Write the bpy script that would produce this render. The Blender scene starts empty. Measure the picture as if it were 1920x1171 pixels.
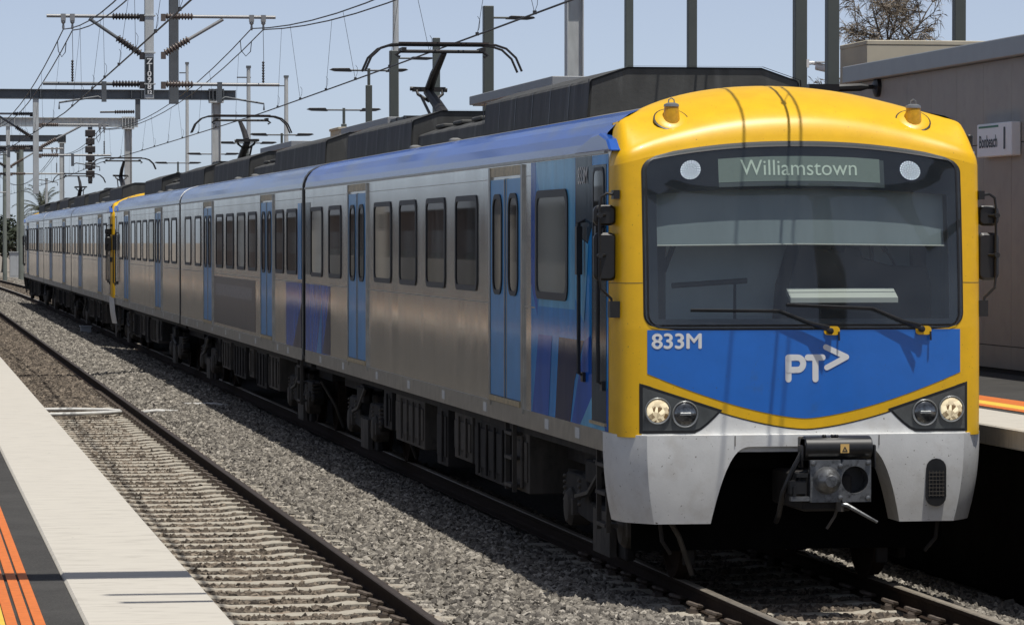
import bpy, math, random
import numpy as np
from mathutils import Vector, Matrix

# ------------------------------------------------------------------ camera, sky, sun, exposure
scene = bpy.context.scene
R = math.radians
cam_d = bpy.data.cameras.new('camera')
cam = bpy.data.objects.new('camera', cam_d)
scene.collection.objects.link(cam)
scene.camera = cam
cam_d.sensor_width = 36.0
cam_d.lens = 131.25
cam_d.clip_start = 0.1
cam_d.clip_end = 6000.0
cam.location = (0.0, 0.0, 2.80)
cam.rotation_euler = (R(90 - 1.1335), 0.0, R(-9.353))

SUN_DIR = Vector((-0.09, 0.25, -1.0)).normalized()       # the way the light travels
sun_el = math.asin(-SUN_DIR.z)
to_sun = -SUN_DIR
world = bpy.data.worlds.new('World')
scene.world = world
world.use_nodes = True
wn, wl = world.node_tree.nodes, world.node_tree.links
bg = wn['Background']
sky = wn.new('ShaderNodeTexSky')
sky.sky_type = 'NISHITA'
sky.sun_disc = False
sky.sun_elevation = sun_el
sky.sun_rotation = math.atan2(to_sun.x, to_sun.y)
sky.altitude = 0
sky.air_density = 0.4
sky.dust_density = 0.6
sky.ozone_density = 4.0
hazy = wn.new('ShaderNodeHueSaturation')          # a hazy summer sky is paler than the clear-air model
hazy.inputs['Saturation'].default_value = 0.58
hazy.inputs['Value'].default_value = 1.10
wl.new(sky.outputs['Color'], hazy.inputs['Color'])
wl.new(hazy.outputs['Color'], bg.inputs['Color'])
bg.inputs['Strength'].default_value = 0.12

sun_d = bpy.data.lights.new('sun', 'SUN')
sun_d.energy = 4.2
sun_d.angle = R(0.53)
sun_d.color = (1.0, 0.965, 0.90)
sun = bpy.data.objects.new('sun', sun_d)
scene.collection.objects.link(sun)
sun.rotation_euler = SUN_DIR.to_track_quat('-Z', 'Y').to_euler()
sun.location = (0, 0, 60)

scene.view_settings.view_transform = 'Standard'
scene.view_settings.look = 'None'
scene.view_settings.gamma = 1.0
scene.view_settings.exposure = 0.0
scene.view_settings.use_curve_mapping = False
scene.render.engine = 'CYCLES'
scene.cycles.max_bounces = 8
scene.cycles.transparent_max_bounces = 12
scene.cycles.caustics_reflective = False
scene.cycles.caustics_refractive = False
scene.cycles.use_denoising = True
scene.render.film_transparent = False

rnd = random.Random(11)
COL = scene.collection

# ------------------------------------------------------------------ materials
MATS = {}
def mat(name, col, rough=0.6, metal=0.0, var=0.12, scale=3.0, stretch=(1, 1, 1), bump=0.0, bscale=40.0,
        bstretch=(1, 1, 1), spec=0.5, coat=0.0, emit=None, es=1.0, col2=None, thr=(0.4, 0.7), rvar=0.0,
        world_co=False, dirt=None, dscale=2.0, dthr=(0.55, 0.75), dstretch=(1, 1, 1), bdist=0.02, specks=None, sscale=50.0, sthr=(0.68, 0.74), ior=1.5):
    if name in MATS:
        return MATS[name]
    m = bpy.data.materials.new(name)
    m.use_nodes = True
    n, l = m.node_tree.nodes, m.node_tree.links
    b = n['Principled BSDF']
    b.inputs['Roughness'].default_value = rough
    b.inputs['Metallic'].default_value = metal
    b.inputs['Specular IOR Level'].default_value = spec
    b.inputs['IOR'].default_value = ior
    b.inputs['Coat Weight'].default_value = coat
    b.inputs['Coat Roughness'].default_value = 0.06
    tc = n.new('ShaderNodeTexCoord')
    src = tc.outputs['Object']
    if world_co:
        g = n.new('ShaderNodeNewGeometry')
        src = g.outputs['Position']
    def noise(sc, st, det=5.0):
        mp = n.new('ShaderNodeMapping')
        mp.inputs['Scale'].default_value = st
        l.new(src, mp.inputs['Vector'])
        t = n.new('ShaderNodeTexNoise')
        t.inputs['Scale'].default_value = sc
        t.inputs['Detail'].default_value = det
        t.inputs['Roughness'].default_value = 0.6
        l.new(mp.outputs['Vector'], t.inputs['Vector'])
        return t
    t = noise(scale, stretch)
    mr = n.new('ShaderNodeMapRange')
    mr.inputs['From Min'].default_value = thr[0] if col2 else 0.3
    mr.inputs['From Max'].default_value = thr[1] if col2 else 0.7
    l.new(t.outputs['Fac'], mr.inputs['Value'])
    mx = n.new('ShaderNodeMix')
    mx.data_type = 'RGBA'
    l.new(mr.outputs['Result'], mx.inputs['Factor'])
    if col2:
        a, c = col, col2
    else:
        a = tuple(max(0, x * (1 - var)) for x in col)
        c = tuple(min(1, x * (1 + var)) for x in col)
    mx.inputs['A'].default_value = (*a, 1)
    mx.inputs['B'].default_value = (*c, 1)
    out = mx.outputs['Result']
    if dirt:
        t2 = noise(dscale, dstretch, 8.0)
        mr2 = n.new('ShaderNodeMapRange')
        mr2.inputs['From Min'].default_value = dthr[0]
        mr2.inputs['From Max'].default_value = dthr[1]
        l.new(t2.outputs['Fac'], mr2.inputs['Value'])
        mx2 = n.new('ShaderNodeMix')
        mx2.data_type = 'RGBA'
        l.new(mr2.outputs['Result'], mx2.inputs['Factor'])
        l.new(out, mx2.inputs['A'])
        mx2.inputs['B'].default_value = (*dirt, 1)
        out = mx2.outputs['Result']
    if specks:
        t4 = noise(sscale, (1, 1, 1), 2.0)
        mr4 = n.new('ShaderNodeMapRange')
        mr4.inputs['From Min'].default_value = sthr[0]
        mr4.inputs['From Max'].default_value = sthr[1]
        l.new(t4.outputs['Fac'], mr4.inputs['Value'])
        mx4 = n.new('ShaderNodeMix')
        mx4.data_type = 'RGBA'
        l.new(mr4.outputs['Result'], mx4.inputs['Factor'])
        l.new(out, mx4.inputs['A'])
        mx4.inputs['B'].default_value = (*specks, 1)
        out = mx4.outputs['Result']
    l.new(out, b.inputs['Base Color'])
    if rvar:
        mr3 = n.new('ShaderNodeMapRange')
        mr3.inputs['From Min'].default_value = 0.3
        mr3.inputs['From Max'].default_value = 0.7
        mr3.inputs['To Min'].default_value = max(0.02, rough - rvar)
        mr3.inputs['To Max'].default_value = rough + rvar
        l.new(t.outputs['Fac'], mr3.inputs['Value'])
        l.new(mr3.outputs['Result'], b.inputs['Roughness'])
    if bump:
        t3 = noise(bscale, bstretch, 3.0)
        bp = n.new('ShaderNodeBump')
        bp.inputs['Strength'].default_value = bump
        bp.inputs['Distance'].default_value = bdist
        l.new(t3.outputs['Fac'], bp.inputs['Height'])
        l.new(bp.outputs['Normal'], b.inputs['Normal'])
    if emit:
        b.inputs['Emission Color'].default_value = (*emit, 1)
        b.inputs['Emission Strength'].default_value = es
    MATS[name] = m
    return m

def glass(name, tint=(0.75, 0.82, 0.82), rough=0.02):
    m = bpy.data.materials.new(name)
    m.use_nodes = True
    n, l = m.node_tree.nodes, m.node_tree.links
    n.remove(n['Principled BSDF'])
    tr = n.new('ShaderNodeBsdfTransparent')
    tr.inputs['Color'].default_value = (*tint, 1)
    gl = n.new('ShaderNodeBsdfGlossy')
    gl.inputs['Roughness'].default_value = rough
    lw = n.new('ShaderNodeLayerWeight')          # a thin pane mirrors alike from both sides
    lw.inputs['Blend'].default_value = 0.5
    pw = n.new('ShaderNodeMath'); pw.operation = 'POWER'; pw.inputs[1].default_value = 5.0
    l.new(lw.outputs['Facing'], pw.inputs[0])
    fr = n.new('ShaderNodeMapRange')
    fr.inputs['To Min'].default_value = 0.07; fr.inputs['To Max'].default_value = 1.0
    l.new(pw.outputs[0], fr.inputs['Value'])
    mx = n.new('ShaderNodeMixShader')
    l.new(fr.outputs[0], mx.inputs[0])
    l.new(tr.outputs[0], mx.inputs[1])
    l.new(gl.outputs[0], mx.inputs[2])
    df = n.new('ShaderNodeBsdfDiffuse')
    df.inputs['Color'].default_value = (0.42, 0.46, 0.47, 1)
    tc = n.new('ShaderNodeTexCoord')
    tx = n.new('ShaderNodeTexNoise'); tx.inputs['Scale'].default_value = 3.0; tx.inputs['Detail'].default_value = 9
    l.new(tc.outputs['Object'], tx.inputs['Vector'])
    mr = n.new('ShaderNodeMapRange'); mr.inputs['From Min'].default_value = 0.3; mr.inputs['From Max'].default_value = 0.75
    mr.inputs['To Min'].default_value = 0.008; mr.inputs['To Max'].default_value = 0.045
    l.new(tx.outputs['Fac'], mr.inputs['Value'])
    mx2 = n.new('ShaderNodeMixShader')
    l.new(mr.outputs['Result'], mx2.inputs[0])
    l.new(mx.outputs[0], mx2.inputs[1])
    l.new(df.outputs[0], mx2.inputs[2])
    l.new(mx2.outputs[0], n['Material Output'].inputs['Surface'])
    MATS[name] = m
    return m

M = dict(
    yellow=mat('cab_yellow', (0.83, 0.475, 0.004), 0.40, var=0.05, scale=6, coat=0.1, dirt=(0.74, 0.41, 0.006), dscale=5, dthr=(0.5, 0.85), specks=(0.30, 0.16, 0.02), sscale=48, sthr=(0.69, 0.77), bump=0.03, bscale=300),
    blue=mat('front_blue', (0.012, 0.145, 0.56), 0.30, var=0.06, scale=5, coat=0.2, dirt=(0.03, 0.13, 0.42), dscale=6, dthr=(0.58, 0.8), specks=(0.05, 0.08, 0.16), sscale=55, sthr=(0.71, 0.78)),
    roofblue=mat('roof_blue', (0.022, 0.10, 0.42), 0.26, var=0.2, scale=3, stretch=(1, 0.15, 1), coat=0.3, dirt=(0.10, 0.15, 0.28), dscale=2.5, dthr=(0.5, 0.75), dstretch=(2, 0.3, 1)),
    roofpale=mat('roof_blue_sky_sheen', (0.085, 0.155, 0.34), 0.24, var=0.2, scale=3, stretch=(1, 0.15, 1), coat=0.3, dirt=(0.17, 0.20, 0.27), dscale=2.5, dthr=(0.45, 0.75), dstretch=(2, 0.3, 1)),  # roof blue paled to include the sky sheen of a grazing view
    roofgrey=mat('roof_grey', (0.20, 0.20, 0.195), 0.7, var=0.25, scale=4, dirt=(0.10, 0.09, 0.08), dscale=3),
    apron=mat('apron_white', (0.73, 0.73, 0.71), 0.42, var=0.06, scale=5, dirt=(0.52, 0.49, 0.44), dscale=4, dthr=(0.52, 0.88), specks=(0.16, 0.13, 0.10), sscale=38, sthr=(0.68, 0.76), bump=0.05, bscale=60),
    steel=mat('brushed_steel', (0.60, 0.59, 0.565), 0.15, metal=0.88, var=0.05, scale=1.6, stretch=(1, 1.2, 0.15), rvar=0.05, bump=0.07, bscale=3.2, bstretch=(1, 1.0, 0.10), bdist=0.010, dirt=(0.46, 0.45, 0.425), dscale=3, dthr=(0.50, 0.9), dstretch=(1, 1.5, 0.12)),
    steeltrim=mat('steel_trim', (0.42, 0.40, 0.36), 0.38, metal=1.0, var=0.15, scale=6),
    doorblue=mat('door_blue', (0.065, 0.31, 0.66), 0.30, ior=1.25, var=0.10, scale=3, coat=0.1),
    gold=mat('gold_anodised', (0.50, 0.40, 0.24), 0.45, metal=0.5, var=0.25, scale=12),
    rubber=mat('black_rubber', (0.012, 0.012, 0.013), 0.5, var=0.2),
    shadeblack=mat('recess_shade_black', (0.006, 0.006, 0.006), 1.0, var=0.2, spec=0.05),  # near-black colour carrying the deep shade of the coupler recess
    black=mat('black_plastic', (0.014, 0.014, 0.015), 0.42, var=0.25, scale=12),
    frit=mat('windscreen_frit', (0.008, 0.009, 0.011), 0.12, var=0.1),
    pane=mat('tinted_pane_lit_patches', (0.010, 0.013, 0.015), 0.03, scale=2.0, stretch=(1, 1.6, 0.25), col2=(0.060, 0.068, 0.070), thr=(0.48, 0.66), spec=0.6, world_co=True),  # paler patches painted in to suggest a lit interior behind the tint
    under=mat('underframe_grime', (0.018, 0.016, 0.015), 0.85, var=0.5, scale=6, dirt=(0.05, 0.043, 0.036), dscale=5, dstretch=(1, 1, 0.35), dthr=(0.5, 0.85)),
    under2=mat('underframe_box', (0.075, 0.066, 0.055), 0.8, var=0.4, scale=7, stretch=(1, 1, 0.3), dirt=(0.03, 0.026, 0.022), dscale=6),
    roofbox=mat('roof_fairing', (0.060, 0.060, 0.057), 0.75, var=0.35, scale=3, stretch=(1, 1, 0.4), dirt=(0.13, 0.13, 0.125), dscale=2.2, dstretch=(1.4, 1.4, 0.25), dthr=(0.56, 0.72), bump=0.1, bscale=30),
    rail=mat('rail_side_rust', (0.034, 0.023, 0.017), 0.9, spec=0.15, var=0.3, scale=20),
    railtop=mat('rail_running_top', (0.42, 0.37, 0.30), 0.45, metal=0.5, var=0.2, scale=10),
    raildull=mat('rail_dull_top', (0.052, 0.042, 0.037), 0.7, spec=0.25, var=0.25, scale=10),
    sleeper=mat('sleeper_concrete', (0.40, 0.365, 0.30), 0.85, var=0.15, scale=9, dirt=(0.22, 0.15, 0.10), dscale=5, dthr=(0.52, 0.72), bump=0.2, bscale=60),
    clip=mat('rusty_clip', (0.10, 0.078, 0.062), 0.7, var=0.3, scale=30),
    coping=mat('coping_concrete', (0.53, 0.495, 0.43), 0.85, var=0.05, scale=2.5, stretch=(1.2, 8, 1), dirt=(0.31, 0.285, 0.245), dscale=5, dthr=(0.52, 0.86), dstretch=(1, 4, 1), bump=0.15, bscale=160, bdist=0.004, specks=(0.20, 0.185, 0.16), sscale=16, sthr=(0.73, 0.78)),
    darkwall=mat('shaded_platform_wall', (0.035, 0.032, 0.029), 0.95, spec=0.1, var=0.3, scale=2),  # far platform face, near-black to carry the shade under its coping
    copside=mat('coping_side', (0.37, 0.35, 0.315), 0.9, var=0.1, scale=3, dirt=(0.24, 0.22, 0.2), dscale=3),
    asphalt=mat('platform_asphalt', (0.052, 0.050, 0.047), 0.95, spec=0.2, var=0.25, scale=2, dirt=(0.10, 0.096, 0.09), dscale=120, dthr=(0.5, 0.7), bump=0.5, bscale=160, bdist=0.004),
    orange=mat('orange_stripe', (0.62, 0.16, 0.028), 0.7, var=0.12, scale=25, bump=0.3, bscale=150, bdist=0.003, dirt=(0.25, 0.08, 0.03), dscale=60, dthr=(0.6, 0.8)),
    yellowline=mat('yellow_stripe', (0.75, 0.50, 0.06), 0.7, var=0.1, scale=25, bump=0.3, bscale=150, bdist=0.003),
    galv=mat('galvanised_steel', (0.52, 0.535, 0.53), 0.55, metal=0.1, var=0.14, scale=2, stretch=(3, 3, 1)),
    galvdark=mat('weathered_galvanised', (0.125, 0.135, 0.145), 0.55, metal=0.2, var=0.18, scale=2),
    tubealu=mat('cantilever_tube', (0.30, 0.30, 0.30), 0.5, metal=0.3, var=0.1),
    insul=mat('brown_insulator', (0.13, 0.10, 0.085), 0.4, var=0.2),
    insuldark=mat('dark_insulator', (0.035, 0.03, 0.03), 0.45, var=0.2),
    wire=mat('overhead_copper_wire', (0.030, 0.028, 0.027), 0.5, var=0.2),
    pantograph=mat('pantograph_black', (0.022, 0.02, 0.019), 0.5, var=0.3, scale=8),
    carbon=mat('pantograph_carbon', (0.055, 0.04, 0.035), 0.7, var=0.3, scale=8),
    postgreen=mat('post_grey_green', (0.080, 0.090, 0.082), 0.5, var=0.08, scale=2),
    postpale=mat('post_pale_green', (0.20, 0.22, 0.19), 0.6, var=0.15, scale=2),
    canopy=mat('canopy_grey', (0.27, 0.285, 0.30), 0.55, var=0.05, scale=2),
    canopyunder=mat('canopy_soffit', (0.42, 0.43, 0.43), 0.7, var=0.05),
    wallpanel=mat('wall_panel_taupe', (0.34, 0.315, 0.275), 0.6, var=0.07, scale=1.5, dirt=(0.29, 0.265, 0.235), dscale=4, dthr=(0.5, 0.8)),
    joint=mat('panel_joint', (0.035, 0.033, 0.03), 0.9, var=0.1),
    fascia=mat('fascia_grey', (0.24, 0.25, 0.255), 0.4, var=0.05, metal=0.2),
    cream=mat('cream_render', (0.50, 0.45, 0.35), 0.85, var=0.06, scale=2),
    white=mat('white_paint', (0.78, 0.78, 0.77), 0.45, var=0.04),
    paper=mat('white_sticker', (0.62, 0.62, 0.60), 0.6, var=0.15, scale=60),
    signgreen=mat('sign_green', (0.02, 0.16, 0.07), 0.5, var=0.05),
    signblack=mat('sign_ink', (0.02, 0.025, 0.03), 0.5, var=0.05),
    cable=mat('white_conduit', (0.62, 0.61, 0.58), 0.6, var=0.15, scale=8),
    led=mat('led_disc', (0.05, 0.055, 0.09), 0.3, var=0.05, emit=(0.42, 0.50, 0.85), es=0.07),
    leddot=mat('led_dot', (0.6, 0.6, 0.65), 0.3, var=0.02, emit=(0.9, 0.95, 1.0), es=1.8),
    lampon=mat('lit_headlamp', (0.8, 0.75, 0.6), 0.2, var=0.35, scale=28, emit=(1.0, 0.78, 0.48), es=0.55),
    lampoff=mat('unlit_headlamp', (0.16, 0.165, 0.17), 0.15, metal=0.8, var=0.6, scale=24),
    lampring=mat('lamp_ring', (0.28, 0.29, 0.29), 0.35, metal=0.5, var=0.1),
    housing=mat('headlamp_housing', (0.075, 0.08, 0.08), 0.18, var=0.2, scale=8),
    display=mat('display_panel', (0.165, 0.195, 0.172), 0.5, var=0.05, scale=30, emit=(0.115, 0.14, 0.12), es=0.30),
    disptext=mat('display_text', (0.50, 0.55, 0.47), 0.6, var=0.2, scale=160, emit=(0.5, 0.58, 0.48), es=0.3),
    cabgrey=mat('cab_interior_grey', (0.62, 0.68, 0.70), 0.8, var=0.06),
    cabdark=mat('cab_interior_dark', (0.020, 0.020, 0.021), 0.7, var=0.2),
    blind=mat('cab_sun_blind', (0.25, 0.285, 0.30), 0.8, var=0.14, scale=1.3, stretch=(1.5, 1, 0.3)),
    deskwhite=mat('cab_desk_pale', (0.52, 0.51, 0.46), 0.7, var=0.05),
    coupler=mat('coupler_steel', (0.20, 0.205, 0.21), 0.42, metal=0.7, var=0.25, scale=14, dirt=(0.06, 0.06, 0.06), dscale=18, dthr=(0.5, 0.7)),
    warn=mat('warning_label', (0.75, 0.48, 0.16), 0.6, var=0.05),
    amber=mat('amber_lens', (0.62, 0.33, 0.012), 0.25, var=0.15, scale=30),
    ad=mat('faded_side_advert', (0.10, 0.085, 0.085), 0.35, metal=0.3, var=0.12, scale=3, stretch=(1, 1, 0.3)),
    adtext=mat('advert_pale_strip', (0.22, 0.20, 0.20), 0.4, metal=0.2, var=0.35, scale=20),
    w_pale=mat('wrap_pale_blue', (0.13, 0.45, 0.74), 0.10, metal=0.0, var=0.25, scale=1.6, stretch=(1, 1.5, 0.5), spec=0.5, ior=1.13, bump=0.10, bscale=6, bstretch=(1, 1, 0.04), bdist=0.012),
    w_mid=mat('wrap_mid_blue', (0.028, 0.28, 0.70), 0.10, metal=0.0, var=0.25, scale=1.6, stretch=(1, 1.5, 0.5), spec=0.5, ior=1.13, bump=0.10, bscale=6, bstretch=(1, 1, 0.04), bdist=0.012),
    w_deep=mat('wrap_deep_blue', (0.012, 0.11, 0.50), 0.10, metal=0.0, var=0.25, scale=1.6, stretch=(1, 1.5, 0.5), spec=0.5, ior=1.13, bump=0.10, bscale=6, bstretch=(1, 1, 0.04), bdist=0.012),
    w_navy=mat('wrap_navy', (0.012, 0.024, 0.09), 0.10, metal=0.0, var=0.25, scale=1.6, stretch=(1, 1.5, 0.5), spec=0.5, ior=1.13, bump=0.10, bscale=6, bstretch=(1, 1, 0.04), bdist=0.012),
    w_slate=mat('wrap_slate', (0.035, 0.062, 0.090), 0.10, metal=0.0, var=0.25, scale=1.6, stretch=(1, 1.5, 0.5), spec=0.5, ior=1.13, bump=0.10, bscale=6, bstretch=(1, 1, 0.04), bdist=0.012),
    bark=mat('bark', (0.09, 0.07, 0.052), 0.9, var=0.3, scale=8),
    leaf=mat('leaf_green', (0.050, 0.066, 0.030), 0.7, var=0.5, scale=0.8),
    leafdark=mat('leaf_dark_green', (0.032, 0.042, 0.022), 0.75, var=0.5, scale=0.8),
    needle=mat('casuarina_needles', (0.24, 0.195, 0.145), 0.85, var=0.35, scale=3),
    palm=mat('palm_frond', (0.060, 0.066, 0.040), 0.65, var=0.35, scale=1.5),
    dirt=mat('trackside_dirt', (0.23, 0.20, 0.165), 0.95, var=0.2, scale=0.6, dirt=(0.13, 0.11, 0.09), dscale=1.5, bump=0.3, bscale=8),
    ballastbed=mat('ballast_bed_grit', (0.085, 0.078, 0.070), 0.95, var=0.45, scale=22, bump=1.0, bscale=22, bdist=0.05, world_co=True),
    cabinet=mat('cabinet_grey', (0.42, 0.44, 0.45), 0.5, var=0.06),
    fence=mat('fence_wire', (0.22, 0.22, 0.21), 0.6, metal=0.3, var=0.1),
    shelter=mat('shelter_panel_cream', (0.55, 0.50, 0.42), 0.7, var=0.06),
    shelterdark=mat('shelter_dark', (0.05, 0.05, 0.052), 0.4, var=0.1),
)
glass('windscreen_glass', (0.80, 0.86, 0.86))

def stone_mat():
    m = bpy.data.materials.new('ballast_stone')
    m.use_nodes = True
    n, l = m.node_tree.nodes, m.node_tree.links
    b = n['Principled BSDF']
    b.inputs['Roughness'].default_value = 0.9
    oi = n.new('ShaderNodeObjectInfo')
    cr = n.new('ShaderNodeValToRGB')
    e = cr.color_ramp.elements
    e[0].position = 0.0; e[0].color = (0.072, 0.064, 0.056, 1)
    e[1].position = 1.0; e[1].color = (0.46, 0.42, 0.36, 1)
    for p, c in ((0.25, (0.138, 0.124, 0.106)), (0.55, (0.222, 0.20, 0.168)), (0.85, (0.31, 0.283, 0.24))):
        k = e.new(p); k.color = (*c, 1)
    l.new(oi.outputs['Random'], cr.inputs['Fac'])
    g = n.new('ShaderNodeNewGeometry')
    sx = n.new('ShaderNodeSeparateXYZ')
    l.new(g.outputs['Position'], sx.inputs[0])
    # stones lying between the rails are browner with brake dust
    def band(c, w):
        s = n.new('ShaderNodeMath'); s.operation = 'SUBTRACT'; s.inputs[1].default_value = c
        l.new(sx.outputs['X'], s.inputs[0])
        a = n.new('ShaderNodeMath'); a.operation = 'ABSOLUTE'
        l.new(s.outputs[0], a.inputs[0])
        r = n.new('ShaderNodeMapRange')
        r.inputs['From Min'].default_value = w - 0.15; r.inputs['From Max'].default_value = w + 0.25
        r.inputs['To Min'].default_value = 1.0; r.inputs['To Max'].default_value = 0.0
        l.new(a.outputs[0], r.inputs['Value'])
        return r.outputs['Result']
    mxv = n.new('ShaderNodeMath'); mxv.operation = 'MAXIMUM'
    l.new(band(3.09, 0.8), mxv.inputs[0]); l.new(band(7.165, 0.8), mxv.inputs[1])
    mul = n.new('ShaderNodeMix'); mul.data_type = 'RGBA'; mul.blend_type = 'MULTIPLY'
    l.new(mxv.outputs[0], mul.inputs['Factor'])
    l.new(cr.outputs['Color'], mul.inputs['A'])
    mul.inputs['B'].default_value = (0.64, 0.57, 0.51, 1)
    t = n.new('ShaderNodeTexNoise'); t.inputs['Scale'].default_value = 60
    l.new(g.outputs['Position'], t.inputs['Vector'])
    mr = n.new('ShaderNodeMapRange'); mr.inputs['From Min'].default_value = 0.3; mr.inputs['From Max'].default_value = 0.7
    mr.inputs['To Min'].default_value = 0.75; mr.inputs['To Max'].default_value = 1.2
    l.new(t.outputs['Fac'], mr.inputs['Value'])
    vm = n.new('ShaderNodeVectorMath'); vm.operation = 'SCALE'
    l.new(mul.outputs['Result'], vm.inputs[0]); l.new(mr.outputs['Result'], vm.inputs['Scale'])
    l.new(vm.outputs[0], b.inputs['Base Color'])
    return m
M['stone'] = stone_mat()
def lamp_mat():
    m = M['lampon']
    n, l = m.node_tree.nodes, m.node_tree.links
    b = n['Principled BSDF']
    tc = n.new('ShaderNodeTexCoord')
    vo = n.new('ShaderNodeTexVoronoi'); vo.inputs['Scale'].default_value = 34
    l.new(tc.outputs['Object'], vo.inputs['Vector'])
    cr = n.new('ShaderNodeValToRGB')
    cr.color_ramp.elements[0].position = 0.25; cr.color_ramp.elements[0].color = (0.16, 0.10, 0.045, 1)
    cr.color_ramp.elements[1].position = 0.8; cr.color_ramp.elements[1].color = (1.0, 0.86, 0.58, 1)
    l.new(vo.outputs['Color'], cr.inputs['Fac'])
    l.new(cr.outputs['Color'], b.inputs['Base Color'])
    l.new(cr.outputs['Color'], b.inputs['Emission Color'])
lamp_mat()

# ------------------------------------------------------------------ mesh helpers
class MB:
    def __init__(s):
        s.v, s.f, s.mi = [], [], []
        s.cur = 0
    def add(s, vs, fs):
        o = len(s.v)
        s.v += [tuple(p) for p in vs]
        s.f += [tuple(i + o for i in q) for q in fs]
        s.mi += [s.cur] * len(fs)
        return s
    def box(s, a, b):
        x0, y0, z0 = (min(a[i], b[i]) for i in range(3))
        x1, y1, z1 = (max(a[i], b[i]) for i in range(3))
        return s.add([(x0, y0, z0), (x1, y0, z0), (x1, y1, z0), (x0, y1, z0), (x0, y0, z1), (x1, y0, z1), (x1, y1, z1), (x0, y1, z1)],
                     [(0, 3, 2, 1), (4, 5, 6, 7), (0, 1, 5, 4), (1, 2, 6, 5), (2, 3, 7, 6), (3, 0, 4, 7)])
    def prism(s, poly, axis, a0, a1):
        n = len(poly)
        def pt(p, a):
            if axis == 'y': return (p[0], a, p[1])
            if axis == 'x': return (a, p[0], p[1])
            return (p[0], p[1], a)
        vs = [pt(p, a0) for p in poly] + [pt(p, a1) for p in poly]
        fs = [(i, (i + 1) % n, n + (i + 1) % n, n + i) for i in range(n)]
        fs += [tuple(range(n - 1, -1, -1)), tuple(range(n, 2 * n))]
        return s.add(vs, fs)
    def tube(s, pts, r, n=8, caps=True):
        pts = [Vector(p) for p in pts]
        k = len(pts)
        rr = r if isinstance(r, (list, tuple)) else [r] * k
        vs, fs = [], []
        up = None
        for i, p in enumerate(pts):
            d = (pts[min(i + 1, k - 1)] - pts[max(i - 1, 0)]).normalized()
            if up is None:
                up = Vector((0, 0, 1)) if abs(d.z) < 0.9 else Vector((1, 0, 0))
            a = d.cross(up)
            if a.length < 1e-5:
                a = d.cross(Vector((0, 1, 0.01)))
            a.normalize()
            b = a.cross(d).normalized()
            up = b
            for j in range(n):
                q = 2 * math.pi * (j + 0.5) / n
                vs.append(p + a * (math.cos(q) * rr[i]) + b * (math.sin(q) * rr[i]))
        for i in range(k - 1):
            for j in range(n):
                fs.append((i * n + j, i * n + (j + 1) % n, (i + 1) * n + (j + 1) % n, (i + 1) * n + j))
        if caps:
            fs.append(tuple(range(n - 1, -1, -1)))
            fs.append(tuple(range((k - 1) * n, k * n)))
        return s.add(vs, fs)
    def lathe(s, prof, origin, axis, n=16):
        o, d = Vector(origin), Vector(axis).normalized()
        return s.tube_prof([(o + d * h, r) for r, h in prof], d, n)
    def tube_prof(s, pr, d, n):
        up = Vector((0, 0, 1)) if abs(d.z) < 0.9 else Vector((1, 0, 0))
        a = d.cross(up).normalized()
        b = a.cross(d)
        vs, fs = [], []
        for p, r in pr:
            for j in range(n):
                q = 2 * math.pi * j / n
                vs.append(p + a * (math.cos(q) * r) + b * (math.sin(q) * r))
        k = len(pr)
        for i in range(k - 1):
            for j in range(n):
                fs.append((i * n + j, i * n + (j + 1) % n, (i + 1) * n + (j + 1) % n, (i + 1) * n + j))
        fs.append(tuple(range(n - 1, -1, -1)))
        fs.append(tuple(range((k - 1) * n, k * n)))
        return s.add(vs, fs)
    def grid(s, rows):
        w = len(rows[0])
        vs = [p for r in rows for p in r]
        fs = []
        for i in range(len(rows) - 1):
            for j in range(w - 1):
                fs.append((i * w + j, i * w + j + 1, (i + 1) * w + j + 1, (i + 1) * w + j))
        return s.add(vs, fs)
    def poly(s, pts):
        return s.add(pts, [tuple(range(len(pts)))])
    def mesh(s, name, mats, smooth=False):
        me = bpy.data.meshes.new(name)
        me.from_pydata(s.v, [], s.f)
        for m in (mats if isinstance(mats, (list, tuple)) else [mats]):
            me.materials.append(m)
        if len(me.materials) > 1:
            me.polygons.foreach_set('material_index', s.mi)
        if smooth:
            me.polygons.foreach_set('use_smooth', [True] * len(me.polygons))
            if smooth != 'full':
                me.set_sharp_from_angle(angle=R(38))
        me.update()
        return me

def link(name, data, parent=None, loc=None, rot=None):
    o = bpy.data.objects.new(name, data)
    COL.objects.link(o)
    if parent is not None:
        o.parent = parent
    if loc is not None:
        o.location = loc
    if rot is not None:
        o.rotation_euler = rot
    return o

def tag(o, label=None, cat=None, group=None, kind=None):
    if label: o['label'] = label
    if cat: o['category'] = cat
    if group: o['group'] = group
    if kind: o['kind'] = kind
    return o

def thing(name, label, cat, loc=(0, 0, 0), rotz=0.0, group=None):
    o = link(name, None, None, loc, (0, 0, rotz))
    o.empty_display_size = 0.2
    return tag(o, label, cat, group)

def bevel(o, w=0.012, seg=1):
    md = o.modifiers.new('bevel', 'BEVEL')
    md.width = w
    md.segments = seg
    md.limit_method = 'ANGLE'
    return o

def obj(name, mb, m, parent=None, smooth=False, loc=None, rot=None, bev=0):
    o = link(name, mb.mesh(name, m, smooth), parent, loc, rot)
    if bev: bevel(o, bev)
    return o

CACHE = {}
def part(key, name, fn, m, parent, smooth=False, bev=0, loc=None, rot=None):
    if key not in CACHE:
        mb = MB(); fn(mb)
        CACHE[key] = mb.mesh(name, m, smooth)
    o = link(name, CACHE[key], parent, loc, rot)
    if bev: bevel(o, bev)
    return o

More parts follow.
